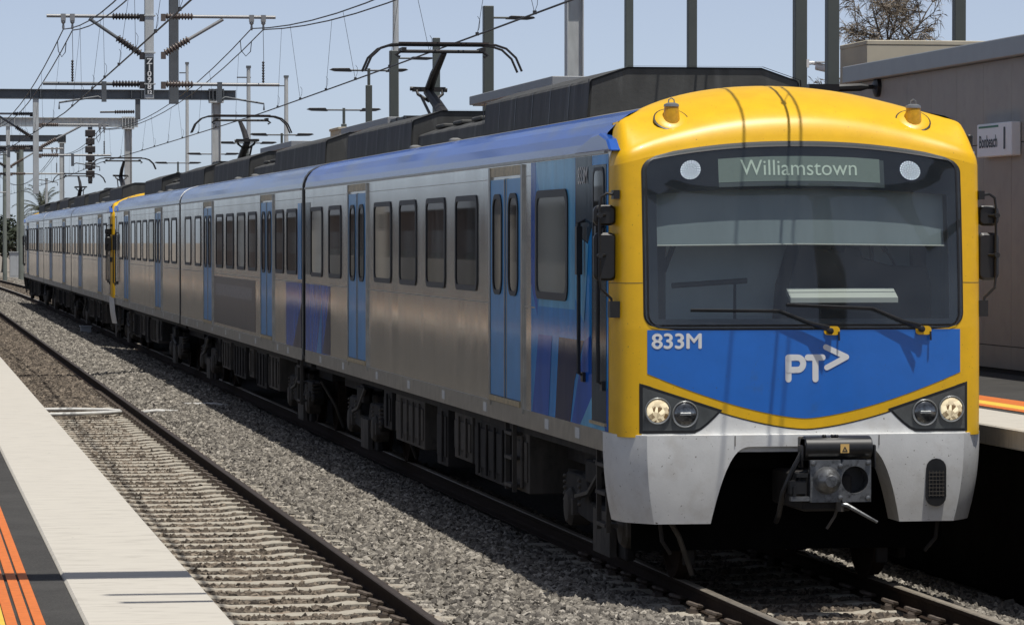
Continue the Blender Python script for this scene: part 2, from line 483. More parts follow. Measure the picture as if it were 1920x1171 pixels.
def text_mesh(body, size=1.0, xs=1.0, bold=0.0, mat_=None, align='CENTER', depth=0.0):
    cu = bpy.data.curves.new('lettering', 'FONT')
    cu.body = body
    cu.size = size
    cu.align_x = align
    cu.align_y = 'CENTER'
    cu.offset = bold
    cu.extrude = depth
    cu.resolution_u = 4
    o = bpy.data.objects.new('lettering', cu)
    COL.objects.link(o)
    bpy.context.view_layer.update()
    dg = bpy.context.evaluated_depsgraph_get()
    me = bpy.data.meshes.new_from_object(o.evaluated_get(dg))
    bpy.data.objects.remove(o)
    if xs != 1.0:
        me.transform(Matrix.Diagonal((xs, 1, 1, 1)))
    me.materials.clear()
    if mat_: me.materials.append(mat_)
    return me

def drape(me, cx, cz, off):
    """lay flat lettering onto the curved nose, at centre (cx, cz)"""
    for v in me.vertices:
        x, z = v.co.x + cx, v.co.y + cz
        p = S(x, z, off)
        v.co = (x, p[1], z)
    return me

def lerp_table(tab, x):
    if x <= tab[0][0]: return tab[0][1:]
    for a, b in zip(tab, tab[1:]):
        if x <= b[0]:
            k = (x - a[0]) / (b[0] - a[0])
            return tuple(p + (q - p) * k for p, q in zip(a[1:], b[1:]))
    return tab[-1][1:]

def rrect(cx, cy, w, h, r, n=4):
    pts = []
    for sx, sy, a0 in ((1, 1, 0), (-1, 1, 90), (-1, -1, 180), (1, -1, 270)):
        for i in range(n + 1):
            a = R(a0 + 90.0 * i / n)
            pts.append((cx + sx * (w / 2 - r) + r * math.cos(a), cy + sy * (h / 2 - r) + r * math.sin(a)))
    return pts

def bend(y):
    return -((y - 150.0) ** 2) / 10800.0 if y > 150 else 0.0

# ------------------------------------------------------------------ the ground and the track bed
gm = MB()
gm.poly([(-900, -60, -0.42), (1200, -60, -0.42), (1200, 2600, -0.42), (-900, 2600, -0.42)])
ground = tag(obj('ground', gm, M['dirt']), kind='structure')

TA, TB = 3.09, 7.165            # centre lines of the near track and of the train's track
def bed_height(x, y):
    xx = x - bend(y)
    z = -0.225
    if 4.15 < xx < 6.1:
        z += 0.055 * math.sin(math.pi * (xx - 4.15) / 1.95) + 0.01
    if xx > 8.6: z -= 0.06
    return z
rows = []
ys = [10 + i * 0.8 for i in range(100)] + [90 + i * 4 for i in range(90)]
xs = [1.15 + i * 0.21 for i in range(40)]
r2 = random.Random(5)
for y in ys:
    rows.append([(x + bend(y), y, bed_height(x + bend(y), y) + r2.uniform(-0.018, 0.018)) for x in xs])
bm_ = MB(); bm_.grid(rows)
tag(obj('ballast_bed', bm_, M['ballastbed'], smooth='full'), kind='structure')

def scatter_stones(name, P, smin, smax, label):
    me = bpy.data.meshes.new(name)
    me.vertices.add(len(P))
    me.vertices.foreach_set('co', np.asarray(P, dtype=np.float32).ravel())
    me.update()
    o = link(name, me)
    ng = bpy.data.node_groups.new(name, 'GeometryNodeTree')
    ng.interface.new_socket('Geometry', in_out='INPUT', socket_type='NodeSocketGeometry')
    ng.interface.new_socket('Geometry', in_out='OUTPUT', socket_type='NodeSocketGeometry')
    n, l = ng.nodes, ng.links
    gi, go = n.new('NodeGroupInput'), n.new('NodeGroupOutput')
    join = n.new('GeometryNodeGeometryToInstance')
    for k in range(4):
        ico = n.new('GeometryNodeMeshIcoSphere')
        ico.inputs['Radius'].default_value = 1.0
        ico.inputs['Subdivisions'].default_value = 1
        pos = n.new('GeometryNodeInputPosition')
        add = n.new('ShaderNodeVectorMath'); add.operation = 'ADD'; add.inputs[1].default_value = (3.7 * k, 1.3 * k, 5.1 * k)
        l.new(pos.outputs[0], add.inputs[0])
        wnz = n.new('ShaderNodeTexWhiteNoise'); wnz.noise_dimensions = '3D'
        l.new(add.outputs[0], wnz.inputs['Vector'])
        sub = n.new('ShaderNodeVectorMath'); sub.operation = 'SUBTRACT'; sub.inputs[1].default_value = (0.5, 0.5, 0.5)
        l.new(wnz.outputs['Color'], sub.inputs[0])
        sc = n.new('ShaderNodeVectorMath'); sc.operation = 'SCALE'; sc.inputs['Scale'].default_value = 0.85
        l.new(sub.outputs[0], sc.inputs[0])
        sp = n.new('GeometryNodeSetPosition')
        l.new(ico.outputs['Mesh'], sp.inputs['Geometry'])
        l.new(sc.outputs[0], sp.inputs['Offset'])
        sm = n.new('GeometryNodeSetMaterial'); sm.inputs['Material'].default_value = M['stone']
        l.new(sp.outputs[0], sm.inputs['Geometry'])
        ssm = n.new('GeometryNodeSetShadeSmooth'); ssm.inputs['Shade Smooth'].default_value = False
        l.new(sm.outputs[0], ssm.inputs[0])
        l.new(ssm.outputs[0], join.inputs[0])
    ip = n.new('GeometryNodeInstanceOnPoints')
    ip.inputs['Pick Instance'].default_value = True
    l.new(gi.outputs[0], ip.inputs['Points'])
    l.new(join.outputs[0], ip.inputs['Instance'])
    ri = n.new('FunctionNodeRandomValue'); ri.data_type = 'INT'
    ri.inputs[4].default_value = 0; ri.inputs[5].default_value = 3; ri.inputs['Seed'].default_value = 3
    l.new(ri.outputs[2], ip.inputs['Instance Index'])
    rv = n.new('FunctionNodeRandomValue'); rv.data_type = 'FLOAT_VECTOR'
    rv.inputs[0].default_value = (0, 0, 0); rv.inputs[1].default_value = (6.28, 6.28, 6.28); rv.inputs['Seed'].default_value = 1
    l.new(rv.outputs[0], ip.inputs['Rotation'])
    rs = n.new('FunctionNodeRandomValue'); rs.data_type = 'FLOAT_VECTOR'
    rs.inputs[0].default_value = (smin,) * 3; rs.inputs[1].default_value = (smax,) * 3; rs.inputs['Seed'].default_value = 2
    l.new(rs.outputs[0], ip.inputs['Scale'])
    l.new(ip.outputs[0], go.inputs[0])
    md = o.modifiers.new('stones', 'NODES')
    md.node_group = ng
    me.materials.append(M['stone'])
    return tag(o, label, 'ballast', kind='stuff')

rg = np.random.default_rng(4)
SLEEPER_PITCH = 0.685
SLEEPER_Y0 = 26.3
def stone_points(x0, x1, y0, y1, dens, lift):
    n = int((x1 - x0) * (y1 - y0) * dens)
    X = rg.uniform(x0, x1, n); Y = rg.uniform(y0, y1, n)
    B = np.where(Y > 150, -((Y - 150) ** 2) / 10800, 0.0)
    Z = np.full(n, -0.225)
    mid = (X > 4.15) & (X < 6.1)
    Z = np.where(mid, Z + 0.065 * np.sin(np.pi * (X - 4.15) / 1.95) + 0.012, Z)
    Z = np.where(X > 8.6, Z - 0.06, Z)
    Z = np.where((np.abs(X - TA) < 1.28) & (Y < 62), Z - 0.012, Z)
    Z += rg.uniform(-0.006, lift, n)
    # sleepers stand clear of the stones between the rails of the near end
    ph = ((Y - SLEEPER_Y0 + SLEEPER_PITCH / 2) % SLEEPER_PITCH) - SLEEPER_PITCH / 2
    onsl = (np.abs(ph) < 0.132)
    trk = ((np.abs(X - TA) < 1.28) & (Y < 70)) | ((np.abs(X - TB) < 1.28) & (Y < 36))
    keep = ~(onsl & trk & (rg.uniform(0, 1, n) > np.clip((Y - 56) / 14, 0.006, 1)))
    for c in (TA, TB):
        for sgn in (-0.8, 0.8):
            keep &= ~(np.abs(X - (c + sgn)) < 0.10)
    return np.stack([X + B, Y, Z], 1)[keep]
near = np.concatenate([stone_points(1.3, 6.9, 26, 48, 780, 0.022), stone_points(6.9, 9.2, 25, 36, 700, 0.022),
                       stone_points(1.3, 6.9, 48, 66, 560, 0.02)])
far = np.concatenate([stone_points(1.3, 6.7, 66, 112, 260, 0.03), stone_points(1.3, 9.4, 112, 170, 110, 0.03)])
vfar = stone_points(-0.5, 10.5, 170, 330, 40, 0.03)
scatter_stones('ballast_stones', near, 0.014, 0.046, 'grey crushed stone ballast around the rails nearest the platform')
scatter_stones('distant_ballast_stones', np.concatenate([far, vfar]), 0.03, 0.062, 'crushed stone ballast along the tracks toward the far end')

# sleepers
def sleeper_fn(mb):
    mb.prism([(-1.28, -0.37), (1.28, -0.37), (1.28, -0.185), (1.0, -0.172), (0.55, -0.172), (0.4, -0.192), (-0.4, -0.192), (-0.55, -0.172), (-1.0, -0.172), (-1.28, -0.185)], 'y', -0.105, 0.105)
for tc, y1, lab, grp in ((TA, 72, 'pale concrete sleeper half buried in ballast of the near empty track', 'sleepers of the near empty track'),
                         (TB, 36, 'pale concrete sleeper in ballast below the train front', 'sleepers below the train front')):
    y = SLEEPER_Y0
    while y < y1:
        o = part('sleeper', 'sleeper', sleeper_fn, M['sleeper'], None, bev=0.012, loc=(tc, y, rnd.uniform(-0.006, 0.004)))
        o.rotation_euler.z = rnd.uniform(-0.006, 0.006)
        tag(o, lab, 'sleeper', grp)
        y += SLEEPER_PITCH

# rails with their clips
RAIL = [(-0.075, -0.17), (0.075, -0.17), (0.075, -0.158), (0.02, -0.14), (0.009, -0.125), (0.009, -0.05), (0.035, -0.036), (0.035, -0.008), (0.027, 0.0), (-0.027, 0.0), (-0.035, -0.008), (-0.035, -0.036), (-0.009, -0.05), (-0.009, -0.125), (-0.02, -0.14), (-0.075, -0.158)]
def rail_mesh(x):
    mb = MB()
    yy = [4, 40, 80, 120, 150] + [150 + 10 * i for i in range(1, 32)]
    n = len(RAIL)
    vs = []
    for y in yy:
        vs += [(x + bend(y) + p[0], y, p[1]) for p in RAIL]
    for i in range(len(yy) - 1):
        for j in range(n):
            mb.cur = 1 if j in (7, 8, 9) else 0
            mb.f.append((i * n + j, i * n + (j + 1) % n, (i + 1) * n + (j + 1) % n, (i + 1) * n + j)); mb.mi.append(mb.cur)
    mb.v = vs
    return mb
def clip_fn(mb):
    pts = [(0.030, -0.085, 0.032), (0.075, -0.088, 0.040), (0.125, -0.070, 0.060), (0.158, -0.02, 0.070), (0.142, 0.04, 0.064), (0.098, 0.062, 0.052), (0.058, 0.035, 0.040), (0.062, -0.02, 0.034), (0.13, -0.05, 0.020)]
    mb.tube(pts, 0.0165, 6)
    mb.box((0.095, -0.065, -0.012), (0.165, 0.065, 0.022))
RAILS = ((TA - 0.8, 'rusty rail of the near track on the platform side', 26, 56), (TA + 0.8, 'long dark rail of the near empty track beside open ballast', 26, 72),
         (TB - 0.8, 'dark rail under the near side wheels of the train', 26, 34), (TB + 0.8, 'rail under the far side wheels of the train', 26, 34))
for x, lab, c0, c1 in RAILS:
    ro = tag(obj('rail', rail_mesh(x), [M['rail'], M['railtop'] if x > 5 else M['raildull']]), lab, 'rail')
    y = SLEEPER_Y0
    while y < c1:
        if y > c0:
            for s in (1, -1):
                part('clip', 'rail_clip', clip_fn, M['clip'], ro, smooth=True, loc=(x, y, -0.165), rot=(0, 0, 0 if s > 0 else math.pi))
        y += SLEEPER_PITCH

# ------------------------------------------------------------------ platforms
ZP = 1.25
def stripe_fn(x0, x1, y0, y1, z):
    mb = MB(); mb.box((x0, y0, z - 0.003), (x1, y1, z + 0.0045)); return mb
pl = MB()
pl.box((-14, -30, -0.40), (1.325, 176, ZP - 0.16))
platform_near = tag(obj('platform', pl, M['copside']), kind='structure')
a = MB(); a.box((-14, -30, ZP - 0.16), (0.742, 176, ZP - 0.006))
obj('asphalt', a, M['asphalt'], platform_near)
y = -10.6
while y < 175:
    c = MB(); c.box((0.746, y + 0.006, ZP - 0.16), (1.342, min(y + 21.25 - 0.006, 176), ZP))
    obj('coping_slab', c, [M['coping']], platform_near, bev=0.012)
    y += 21.25
for x0, x1, m in ((0.543, 0.585, 'orange'), (0.488, 0.532, 'orange'), (0.4288, 0.473, 'orange'), (0.30, 0.4245, 'yellowline'), (0.24, 0.285, 'orange'), (0.18, 0.225, 'orange')):
    obj('painted_stripe', stripe_fn(x0, x1, -20, 170, ZP - 0.004), M[m], platform_near)

pr = MB()
pr.box((9.75, 2, -0.40), (30, 176, ZP - 0.16))
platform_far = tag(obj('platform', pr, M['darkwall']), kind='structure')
a = MB(); a.box((9.784, 2, ZP - 0.155), (30, 176, ZP - 0.006))
obj('asphalt', a, M['asphalt'], platform_far)
y = 2
while y < 175:
    c = MB(); c.box((8.98, y + 0.006, ZP - 0.17), (9.78, min(y + 9.0 - 0.006, 176), ZP))
    obj('coping_slab', c, [M['coping']], platform_far, bev=0.012)
    y += 9.0
for x0, x1, m in ((9.93, 10.06, 'orange'), (10.065, 10.27, 'yellowline'), (10.275, 10.58, 'orange')):
    obj('painted_stripe', stripe_fn(x0, x1, 4, 170, ZP - 0.004), M[m], platform_far)

# ------------------------------------------------------------------ the train
# car-local frame: t across, y back from the nose, z above the rail head
HW, ZB, ZT, CAR = 1.52, 1.10, 3.51, 23.25
CORNER = [(0, 0.0), (0.8, 0.010), (1.2, 0.022), (1.31, 0.034), (1.38, 0.055), (1.43, 0.085), (1.465, 0.125), (1.49, 0.19), (1.51, 0.28), (1.52, 0.42)]
PROFILE = [(0.5, 0.0, 0.0, 0), (1.24, 0.0, 0.0, 0), (2.085, 0.015, 0.0, 0), (2.6, 0.07, 0.015, 0), (3.2, 0.16, 0.08, 0), (3.57, 0.225, 0.19, 0.0), (3.68, 0.262, 0.25, 0.004), (3.76, 0.31, 0.305, 0.008),
           (3.81, 0.37, 0.335, 0.012), (3.87, 0.47, 0.35, 0.02), (3.94, 0.64, 0.352, 0.03), (4.01, 0.88, 0.347, 0.042), (4.055, 1.12, 0.34, 0.05), (4.07, 1.35, 0.335, 0.052)]
def S(t, zc, off=0.0):
    P, dr, sh = lerp_table(PROFILE, zc)
    a = min(abs(t), HW) / HW
    cy = lerp_table(CORNER, min(abs(t), HW))[0]
    return (t * (1 - sh), cy + P * (1 - 0.8 * a ** 4) - off, zc - dr * a ** 2.2)
TC = [-1.52, -1.51, -1.49, -1.465, -1.43, -1.38, -1.31]
TCOLS = TC + [-1.2 + 0.1 * i for i in range(25)] + [-t for t in reversed(TC)]
WZ0, WZ1, WHW, WR = 2.085, 3.57, 1.30, 0.125
def ws_half(z, inset=0.0):
    z0, z1, hw, r = WZ0 + inset, WZ1 - inset, WHW - inset, WR
    d = min(z - z0, z1 - z)
    if d < r:
        d = max(d, 0)
        return hw - r + math.sqrt(max(0, r * r - (r - d) ** 2))
    return hw
def frange(a, b, n):
    return [a + (b - a) * i / n for i in range(n + 1)]
WROWS = frange(WZ0, WZ0 + 0.14, 6) + frange(WZ0 + 0.14, WZ1 - 0.14, 12)[1:] + frange(WZ1 - 0.14, WZ1, 6)[1:]

def nose_shell(mb):
    mb.grid([[S(t, z) for t in TCOLS] for z in frange(1.22, WZ0, 6)])
    mb.grid([[S(t, z) for t in TCOLS] for z in (3.57, 3.625, 3.68, 3.72, 3.76, 3.79, 3.81, 3.84, 3.87, 3.905, 3.94, 3.975, 4.01, 4.035, 4.055, 4.07)])
    mb.grid([[S(t, 4.07) for t in TCOLS], [(S(t, 4.07)[0] * 0.985, S(t, 4.07)[1] + 0.3, S(t, 4.07)[2] - 0.07) for t in TCOLS]])
    for sg in (-1, 1):
        rows = []
        for z in WROWS:
            h = ws_half(z)
            outer = [1.52, 1.51, 1.49, 1.465, 1.43, 1.38, 1.31]
            cols = outer + [1.31 + (h - 1.31) * k / 6 for k in range(1, 7)]
            rows.append([S(sg * c, z) for c in (cols if sg > 0 else cols)])
        mb.grid(rows)
        # a short return folds in behind the glass edge
        rows = []
        for z in WROWS:
            h = ws_half(z)
            p = S(sg * h, z); rows.append([p, (p[0], p[1] + 0.05, p[2])])
        mb.grid(rows)
    # the flat sides of the nose back to the body
    for sg in (-1, 1):
        rows = []
        for z in frange(1.22, 3.57, 8):
            p = S(sg * HW, z); rows.append([p, (sg * HW, 0.47, p[2])])
        mb.grid(rows)

def patch(mb, rows, off, n=14):
    g = []
    for z, a, b in rows:
        g.append([S(a + (b - a) * i / n, z, off) for i in range(n + 1)])
    mb.grid(g)

def flat_quad(mb, t0, t1, z0, z1, off):
    mb.grid([[S(t, z, off) for t in frange(t0, t1, 6)] for z in (z0, z1)])

def disc(mb, t, z, r, off, n=20, zc_to=True):
    p = S(t, z, off)
    mb.poly([(p[0] + r * math.cos(2 * math.pi * k / n), p[1], p[2] + r * math.sin(2 * math.pi * k / n)) for k in range(n)][::-1])

def yel_low(t): return 1.275 + 0.365 * (min(abs(t), 1.31) / 1.31) ** 1.535
def blue_low(t): return 1.365 + 0.36 * (abs(t) / 1.28) ** 1.5

LAYER = [0]
def stroke(mb, pts, w, off):
    # a flat painted stroke with round ends; every piece lies a hair above the last
    def nxt():
        LAYER[0] += 1
        return off + 0.00008 * LAYER[0]
    def cap(p, n=12):
        o_ = nxt()
        mb.poly([S(p[0] + w / 2 * math.cos(2 * math.pi * k / n), p[1] + w / 2 * math.sin(2 * math.pi * k / n), o_) for k in range(n)][::-1])
    for a, b in zip(pts, pts[1:]):
        dx, dz = b[0] - a[0], b[1] - a[1]
        L = math.hypot(dx, dz); nx, nz = -dz / L * w / 2, dx / L * w / 2
        q = [(a[0] + nx, a[1] + nz), (b[0] + nx, b[1] + nz), (b[0] - nx, b[1] - nz), (a[0] - nx, a[1] - nz)]
        o_ = nxt()
        mb.poly([S(x, z, o_) for x, z in q])
    for p in pts: cap(p)

BODY_PROFILE = [(1.52, 3.51), (1.515, 3.58), (1.485, 3.66), (1.42, 3.745), (1.32, 3.805), (1.15, 3.86), (0.9, 3.91), (0.5, 3.955), (0.0, 3.97)]

def nose_top_y(t):
    P, dr, sh = PROFILE[-1][1:]
    tt = min(abs(t) / (1 - sh), HW)
    return S(tt, 4.07)[1] - 0.03

def build_car(cab, y_front, reverse, label, first=False, trailer_ad=False, lead_set=True, bright_roof=True):
    if reverse:
        root = thing('train_carriage', label, 'train carriage', (TB, y_front + CAR, 0), math.pi, 'carriages of the suburban train')
    else:
        root = thing('train_carriage', label, 'train carriage', (TB, y_front, 0), 0, 'carriages of the suburban train')
    sd = 1 if reverse else -1               # the side turned to the near platform
    y0 = 0.44 if cab else 0.23
    y1 = CAR - 0.23
    kk = ('m' if cab else 't')
    # side walls and ends
    def walls(mb):
        for s in (-1, 1):
            x0, x1 = s * (HW - 0.06), s * HW
            mb.box((x0, y0, ZB), (x1, y1, ZT))
        mb.box((-HW + 0.06, y1 - 0.05, ZB), (HW - 0.06, y1 - 0.002, ZT))
        if not cab: mb.box((-HW + 0.06, y0 + 0.002, ZB), (HW - 0.06, y0 + 0.05, ZT))
        mb.box((-HW + 0.06, 1.7 if cab else y0 + 0.06, ZB + 0.01), (HW - 0.06, y1 - 0.06, ZB + 0.12))
    part('walls' + kk, 'body_side', walls, M['steel'], root)
    def roof(mb):
        pr_ = [(-t, z) for t, z in BODY_PROFILE] + [(t, z) for t, z in reversed(BODY_PROFILE[:-1])]
        f = [((t, (nose_top_y(t) if cab else y0), z)) for t, z in pr_]
        b_ = [(t, y1, z) for t, z in pr_]
        for i in range(len(pr_) - 1):
            mb.cur = 0 if max(abs(pr_[i][0]), abs(pr_[i + 1][0])) > 1.2 else 1
            mb.add([f[i], f[i + 1], b_[i + 1], b_[i]], [(0, 1, 2, 3)])
        mb.cur = 1
        mb.poly([(t, y1 - 0.001, z) for t, z in pr_])
        if not cab: mb.poly([(t, y0 + 0.001, z) for t, z in pr_][::-1])
    part('roof' + kk + str(first), 'roof', roof, [M['roofblue'] if first else M['roofpale'], M['roofgrey']], root, smooth='full')
    # gutter line, sole bar and panel seams on the near side
    def gutter(mb):
        mb.box((sd * HW, y0 + 0.1, 3.485), (sd * (HW + 0.018), y1, 3.512))
    part('gutter' + kk + str(sd), 'gutter', gutter, M['steeltrim'], root)
    def sole(mb):
        mb.box((sd * HW, y0, ZB - 0.02), (sd * (HW + 0.006), y1, ZB + 0.145))
    part('sole' + kk + str(sd), 'sole_bar', sole, M['steeltrim'], root)
    def seams(mb):
        segs = ((3.95, 4.5), (6.6, 15.95), (18.1, y1)) if cab else ((y0, 4.1), (6.3, 15.2), (17.5, y1))
        for a, b in segs:
            mb.box((sd * HW, a, 2.175), (sd * (HW + 0.003), b, 2.187))
            mb.box((sd * HW, a, 3.36), (sd * (HW + 0.003), b, 3.366))
    part('seams' + kk + str(sd), 'panel_seam', seams, M['steeltrim'], root)
    for e, yy in (('f', y0), ('r', y1)):
        if cab and e == 'f': continue
        def endframe(mb):
            s_ = -1 if e == 'f' else 1
            mb.box((sd * (HW - 0.10), yy + s_ * 0.002, ZB + 0.05), (sd * (HW - 0.01), yy + s_ * 0.07, ZT))
        part('endf' + kk + e + str(sd), 'end_post', endframe, M['black'], root)
        def endrim(mb):
            s_ = -1 if e == 'f' else 1
            pr_ = [(-t, z) for t, z in BODY_PROFILE] + [(t, z) for t, z in reversed(BODY_PROFILE[:-1])]
            for i in range(len(pr_) - 1):
                (a0, b0), (a1, b1) = pr_[i], pr_[i + 1]
                mb.add([(a0, yy, b0 + 0.004), (a1, yy, b1 + 0.004), (a1, yy + s_ * 0.06, b1 - 0.02), (a0, yy + s_ * 0.06, b0 - 0.02)], [(0, 1, 2, 3)])
        part('endrim' + kk + e, 'roof_end_rim', endrim, M['white'] if first else M['steeltrim'], root)
        def gang(mb):
            s_ = -1 if e == 'f' else 1
            for q in range(3):
                w = 0.92 - 0.03 * (q % 2)
                mb.box((-w, yy + s_ * 0.045 * q, 1.15), (w, yy + s_ * (0.045 * q + 0.045), 3.35))
            mb.box((sd * 0.95, yy, 1.0), (sd * 1.25, yy + s_ * 0.2, 1.32))
        part('gang' + kk + e + str(sd), 'gangway_bellows', gang, M['rubber'], root)
    # doors and windows on the near side
    if cab:
        doors = [(4.56, 6.49), (16.0, 17.95)]
        wins = [(7.30, 8.77), (9.48, 10.92), (11.68, 13.10), (13.80, 15.38), (18.75, 20.15), (20.90, 22.30)]
    else:
        doors = [(4.25, 6.2), (15.3, 17.25)]
        wins = [(0.9, 2.3), (2.75, 3.95), (7.0, 8.4), (9.0, 10.4), (11.1, 12.5), (13.2, 14.6), (18.0, 19.4), (20.4, 21.9)]
    def win_at(cy, w, h, zc, key, name='window', frame=0.05, rad=0.10, ppar=root, px=HW, panemat='pane', dx=0.0):
        def ring(mb):
            o_ = rrect(0, 0, w, h, rad); i_ = rrect(0, 0, w - 2 * frame, h - 2 * frame, rad * 0.7)
            n = len(o_)
            vs = [(0, p[0], p[1]) for p in o_] + [(sd * 0.012, p[0], p[1]) for p in o_] + [(sd * 0.012, p[0], p[1]) for p in i_] + [(sd * 0.001, p[0], p[1]) for p in i_]
            fs = []
            for k in range(3):
                for j in range(n):
                    fs.append((k * n + j, k * n + (j + 1) % n, (k + 1) * n + (j + 1) % n, (k + 1) * n + j))
            mb.add(vs, fs)
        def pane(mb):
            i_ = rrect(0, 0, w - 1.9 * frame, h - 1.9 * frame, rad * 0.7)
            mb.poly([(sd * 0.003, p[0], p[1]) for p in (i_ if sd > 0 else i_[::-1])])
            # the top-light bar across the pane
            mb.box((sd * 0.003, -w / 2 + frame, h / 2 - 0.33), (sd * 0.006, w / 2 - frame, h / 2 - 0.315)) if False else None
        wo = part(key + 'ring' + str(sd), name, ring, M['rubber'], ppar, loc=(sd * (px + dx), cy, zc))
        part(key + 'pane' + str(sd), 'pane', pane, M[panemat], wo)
        return wo
    for a, b in wins:
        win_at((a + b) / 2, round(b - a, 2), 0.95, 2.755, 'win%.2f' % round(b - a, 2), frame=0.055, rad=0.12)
    for a, b in doors:
        cy = (a + b) / 2
        def frame(mb):
            z0, z1 = 1.20, 3.475
            mb.box((sd * HW, -0.02, z0), (sd * (HW + 0.02), 0.07, z1))
        for q in (a, b - 0.05):
            part('dframe' + str(sd), 'door_jamb', frame, M['steeltrim'], root, loc=(0, q, 0))
        def sill(mb): mb.box((sd * HW, a + 0.07, 1.255), (sd * (HW + 0.03), b - 0.07, 1.305))
        part('dsill%.2f' % a + kk + str(sd), 'door_sill', sill, M['gold'], root)
        def head(mb): mb.box((sd * HW, a + 0.07, 3.385), (sd * (HW + 0.012), b - 0.07, 3.475))
        part('dhead%.2f' % a + kk + str(sd), 'door_header', head, M['gold'], root)
        def seal(mb):
            mb.box((sd * HW, cy - 0.09, 1.306), (sd * (HW + 0.004), cy + 0.09, 3.36))
        part('dseal%.2f' % a + kk + str(sd), 'door_seal', seal, M['rubber'], root)
        for q in (-1, 1):
            def leaf(mb): mb.box((sd * 0.0, -0.42, 1.31), (sd * 0.012, 0.42, 3.355))
            lf = part('dleaf' + str(sd), 'door', leaf, M['doorblue'], root, loc=(sd * HW, cy + q * 0.46, 0))
            def gold_edge(mb): mb.box((sd * 0.0, -0.018, 1.31), (sd * 0.016, 0.018, 3.355))
            part('dedge' + str(sd), 'edge_strip', gold_edge, M['steeltrim'], lf, loc=(0, -q * 0.40, 0))
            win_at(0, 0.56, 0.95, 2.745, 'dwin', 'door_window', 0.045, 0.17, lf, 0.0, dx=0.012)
    # stickers along the sole bar
    for i, yy in enumerate((1.6, 3.1, 6.6, 9.4, 12.1, 14.9, 18.3, 20.9)):
        def stick(mb): mb.box((0, -0.10, -0.045), (sd * 0.009, 0.10, 0.045))
        part('stick' + str(sd), 'sticker', stick, M['paper'], root, loc=(sd * HW, yy + (0.2 if cab else 0.5), ZB + 0.07))
    # roof fairings: long housings with a flattened ridge
    FP = [(-1.0, 3.80), (-0.97, 4.235), (-0.62, 4.355), (0.62, 4.355), (0.97, 4.235), (1.0, 3.80)]
    boxes = [(4.2, 10.3), (16.0, 22.6)] if cab else [(2.0, 9.4), (14.0, 21.4)]
    low = [(10.3, 16.0)] if cab else [(9.4, 14.0)]
    for a, b in boxes:
        L = round(b - a, 2)
        fo = part('fair%.2f' % L, 'roof_fairing', lambda mb: mb.prism(FP, 'y', 0, L), M['roofbox'], root, loc=(0, a, 0), bev=0.02)
        n = max(4, int(L / 0.95))
        for q in range(1, n):
            def rib(mb):
                mb.add([(sd * 1.004, -0.012, 3.83), (sd * 1.004, 0.012, 3.83), (sd * 0.977, 0.012, 4.232), (sd * 0.977, -0.012, 4.232), (sd * 0.63, 0.012, 4.361), (sd * 0.63, -0.012, 4.361)],
                       [(0, 1, 2, 3), (3, 2, 4, 5)])
            part('frib' + str(sd), 'seam', rib, M['black'], fo, loc=(0, L * q / n, 0))
        for q in (0, 1):
            def lip(mb):
                pp = [(t * 1.012, z + 0.008) for t, z in FP]
                for i in range(len(pp) - 1):
                    (a0, b0), (a1, b1) = pp[i], pp[i + 1]
                    mb.add([(a0, -0.02, b0), (a1, -0.02, b1), (a1, 0.03, b1), (a0, 0.03, b0)], [(0, 1, 2, 3)])
            part('flip', 'lip', lip, M['roofbox'], fo, loc=(0, L * q, 0))
    for a, b in low:
        L = round(b - a, 2)
        def lowfn(mb):
            mb.prism([(-0.92, 3.82), (-0.9, 4.05), (-0.7, 4.12), (0.7, 4.12), (0.9, 4.05), (0.92, 3.82)], 'y', 0.02, L - 0.02)
            for q in range(4):
                yy = L * (q + 0.5) / 4
                mb.box((-0.75, yy - 0.35, 4.12), (0.75, yy + 0.3, 4.17))
        part('low%.2f' % L, 'resistor_housing', lowfn, M['roofbox'], root, loc=(0, a, 0), bev=0.015)
    for yy in (11.6, 14.8):
        part('ventpod', 'roof_pod', lambda mb: mb.lathe([(0.075, 0), (0.07, 0.02), (0.03, 0.035)], (0, 0, 0), (0, 0, 1), 12), M['roofgrey'], root, smooth=True, loc=(sd * 1.1, yy, 3.87))
    # underframe
    def floor(mb):
        mb.box((-1.38, 0.9 if cab else y0 + 0.1, 0.98), (1.38, y1 - 0.1, ZB + 0.005))
        mb.box((-1.0, 1.0, 0.75), (1.0, y1 - 0.3, 0.985))
    part('floor' + kk, 'underframe', floor, M['under'], root)
    ub = ([(5.2, 6.1, .42), (6.35, 8.5, .40), (8.7, 9.9, .5), (10.4, 11.2, .36), (12.2, 14.6, .44), (15.0, 15.7, .52)] if cab else
          [(5.0, 6.6, .45), (7.0, 8.6, .40), (9.2, 9.9, .5), (10.6, 12.8, .42), (13.5, 15.2, .48), (15.6, 16.1, .55)])
    for i, (a, b, zz) in enumerate(ub):
        def eq(mb):
            mb.box((sd * 1.36, a, zz), (sd * 0.55, b, 0.98))
            mb.box((sd * 1.375, a + 0.06, zz + 0.1), (sd * 1.36, b - 0.06, 0.9))
            for k in range(int((b - a) / 0.5)):
                mb.box((sd * 1.40, a + 0.22 + 0.5 * k, zz + 0.04), (sd * 1.375, a + 0.28 + 0.5 * k, 0.95))
        part('eq%d' % i + kk + str(sd), 'equipment_box', eq, M['under2'] if i % 2 == 0 else M['under'], root, bev=0.015)
    def ladder(mb):
        for q in (0, 0.42):
            mb.box((sd * 1.42, q, 0.42), (sd * 1.46, q + 0.035, 1.09))
        for q in (0.46, 0.72, 0.95):
            mb.box((sd * 1.36, 0.02, q), (sd * 1.47, 0.44, q + 0.03))
    for yy in ((5.55,) if cab else (1.0,)):
        part('ladder' + str(sd), 'step_ladder', ladder, M['under2'], root, loc=(0, yy, 0))
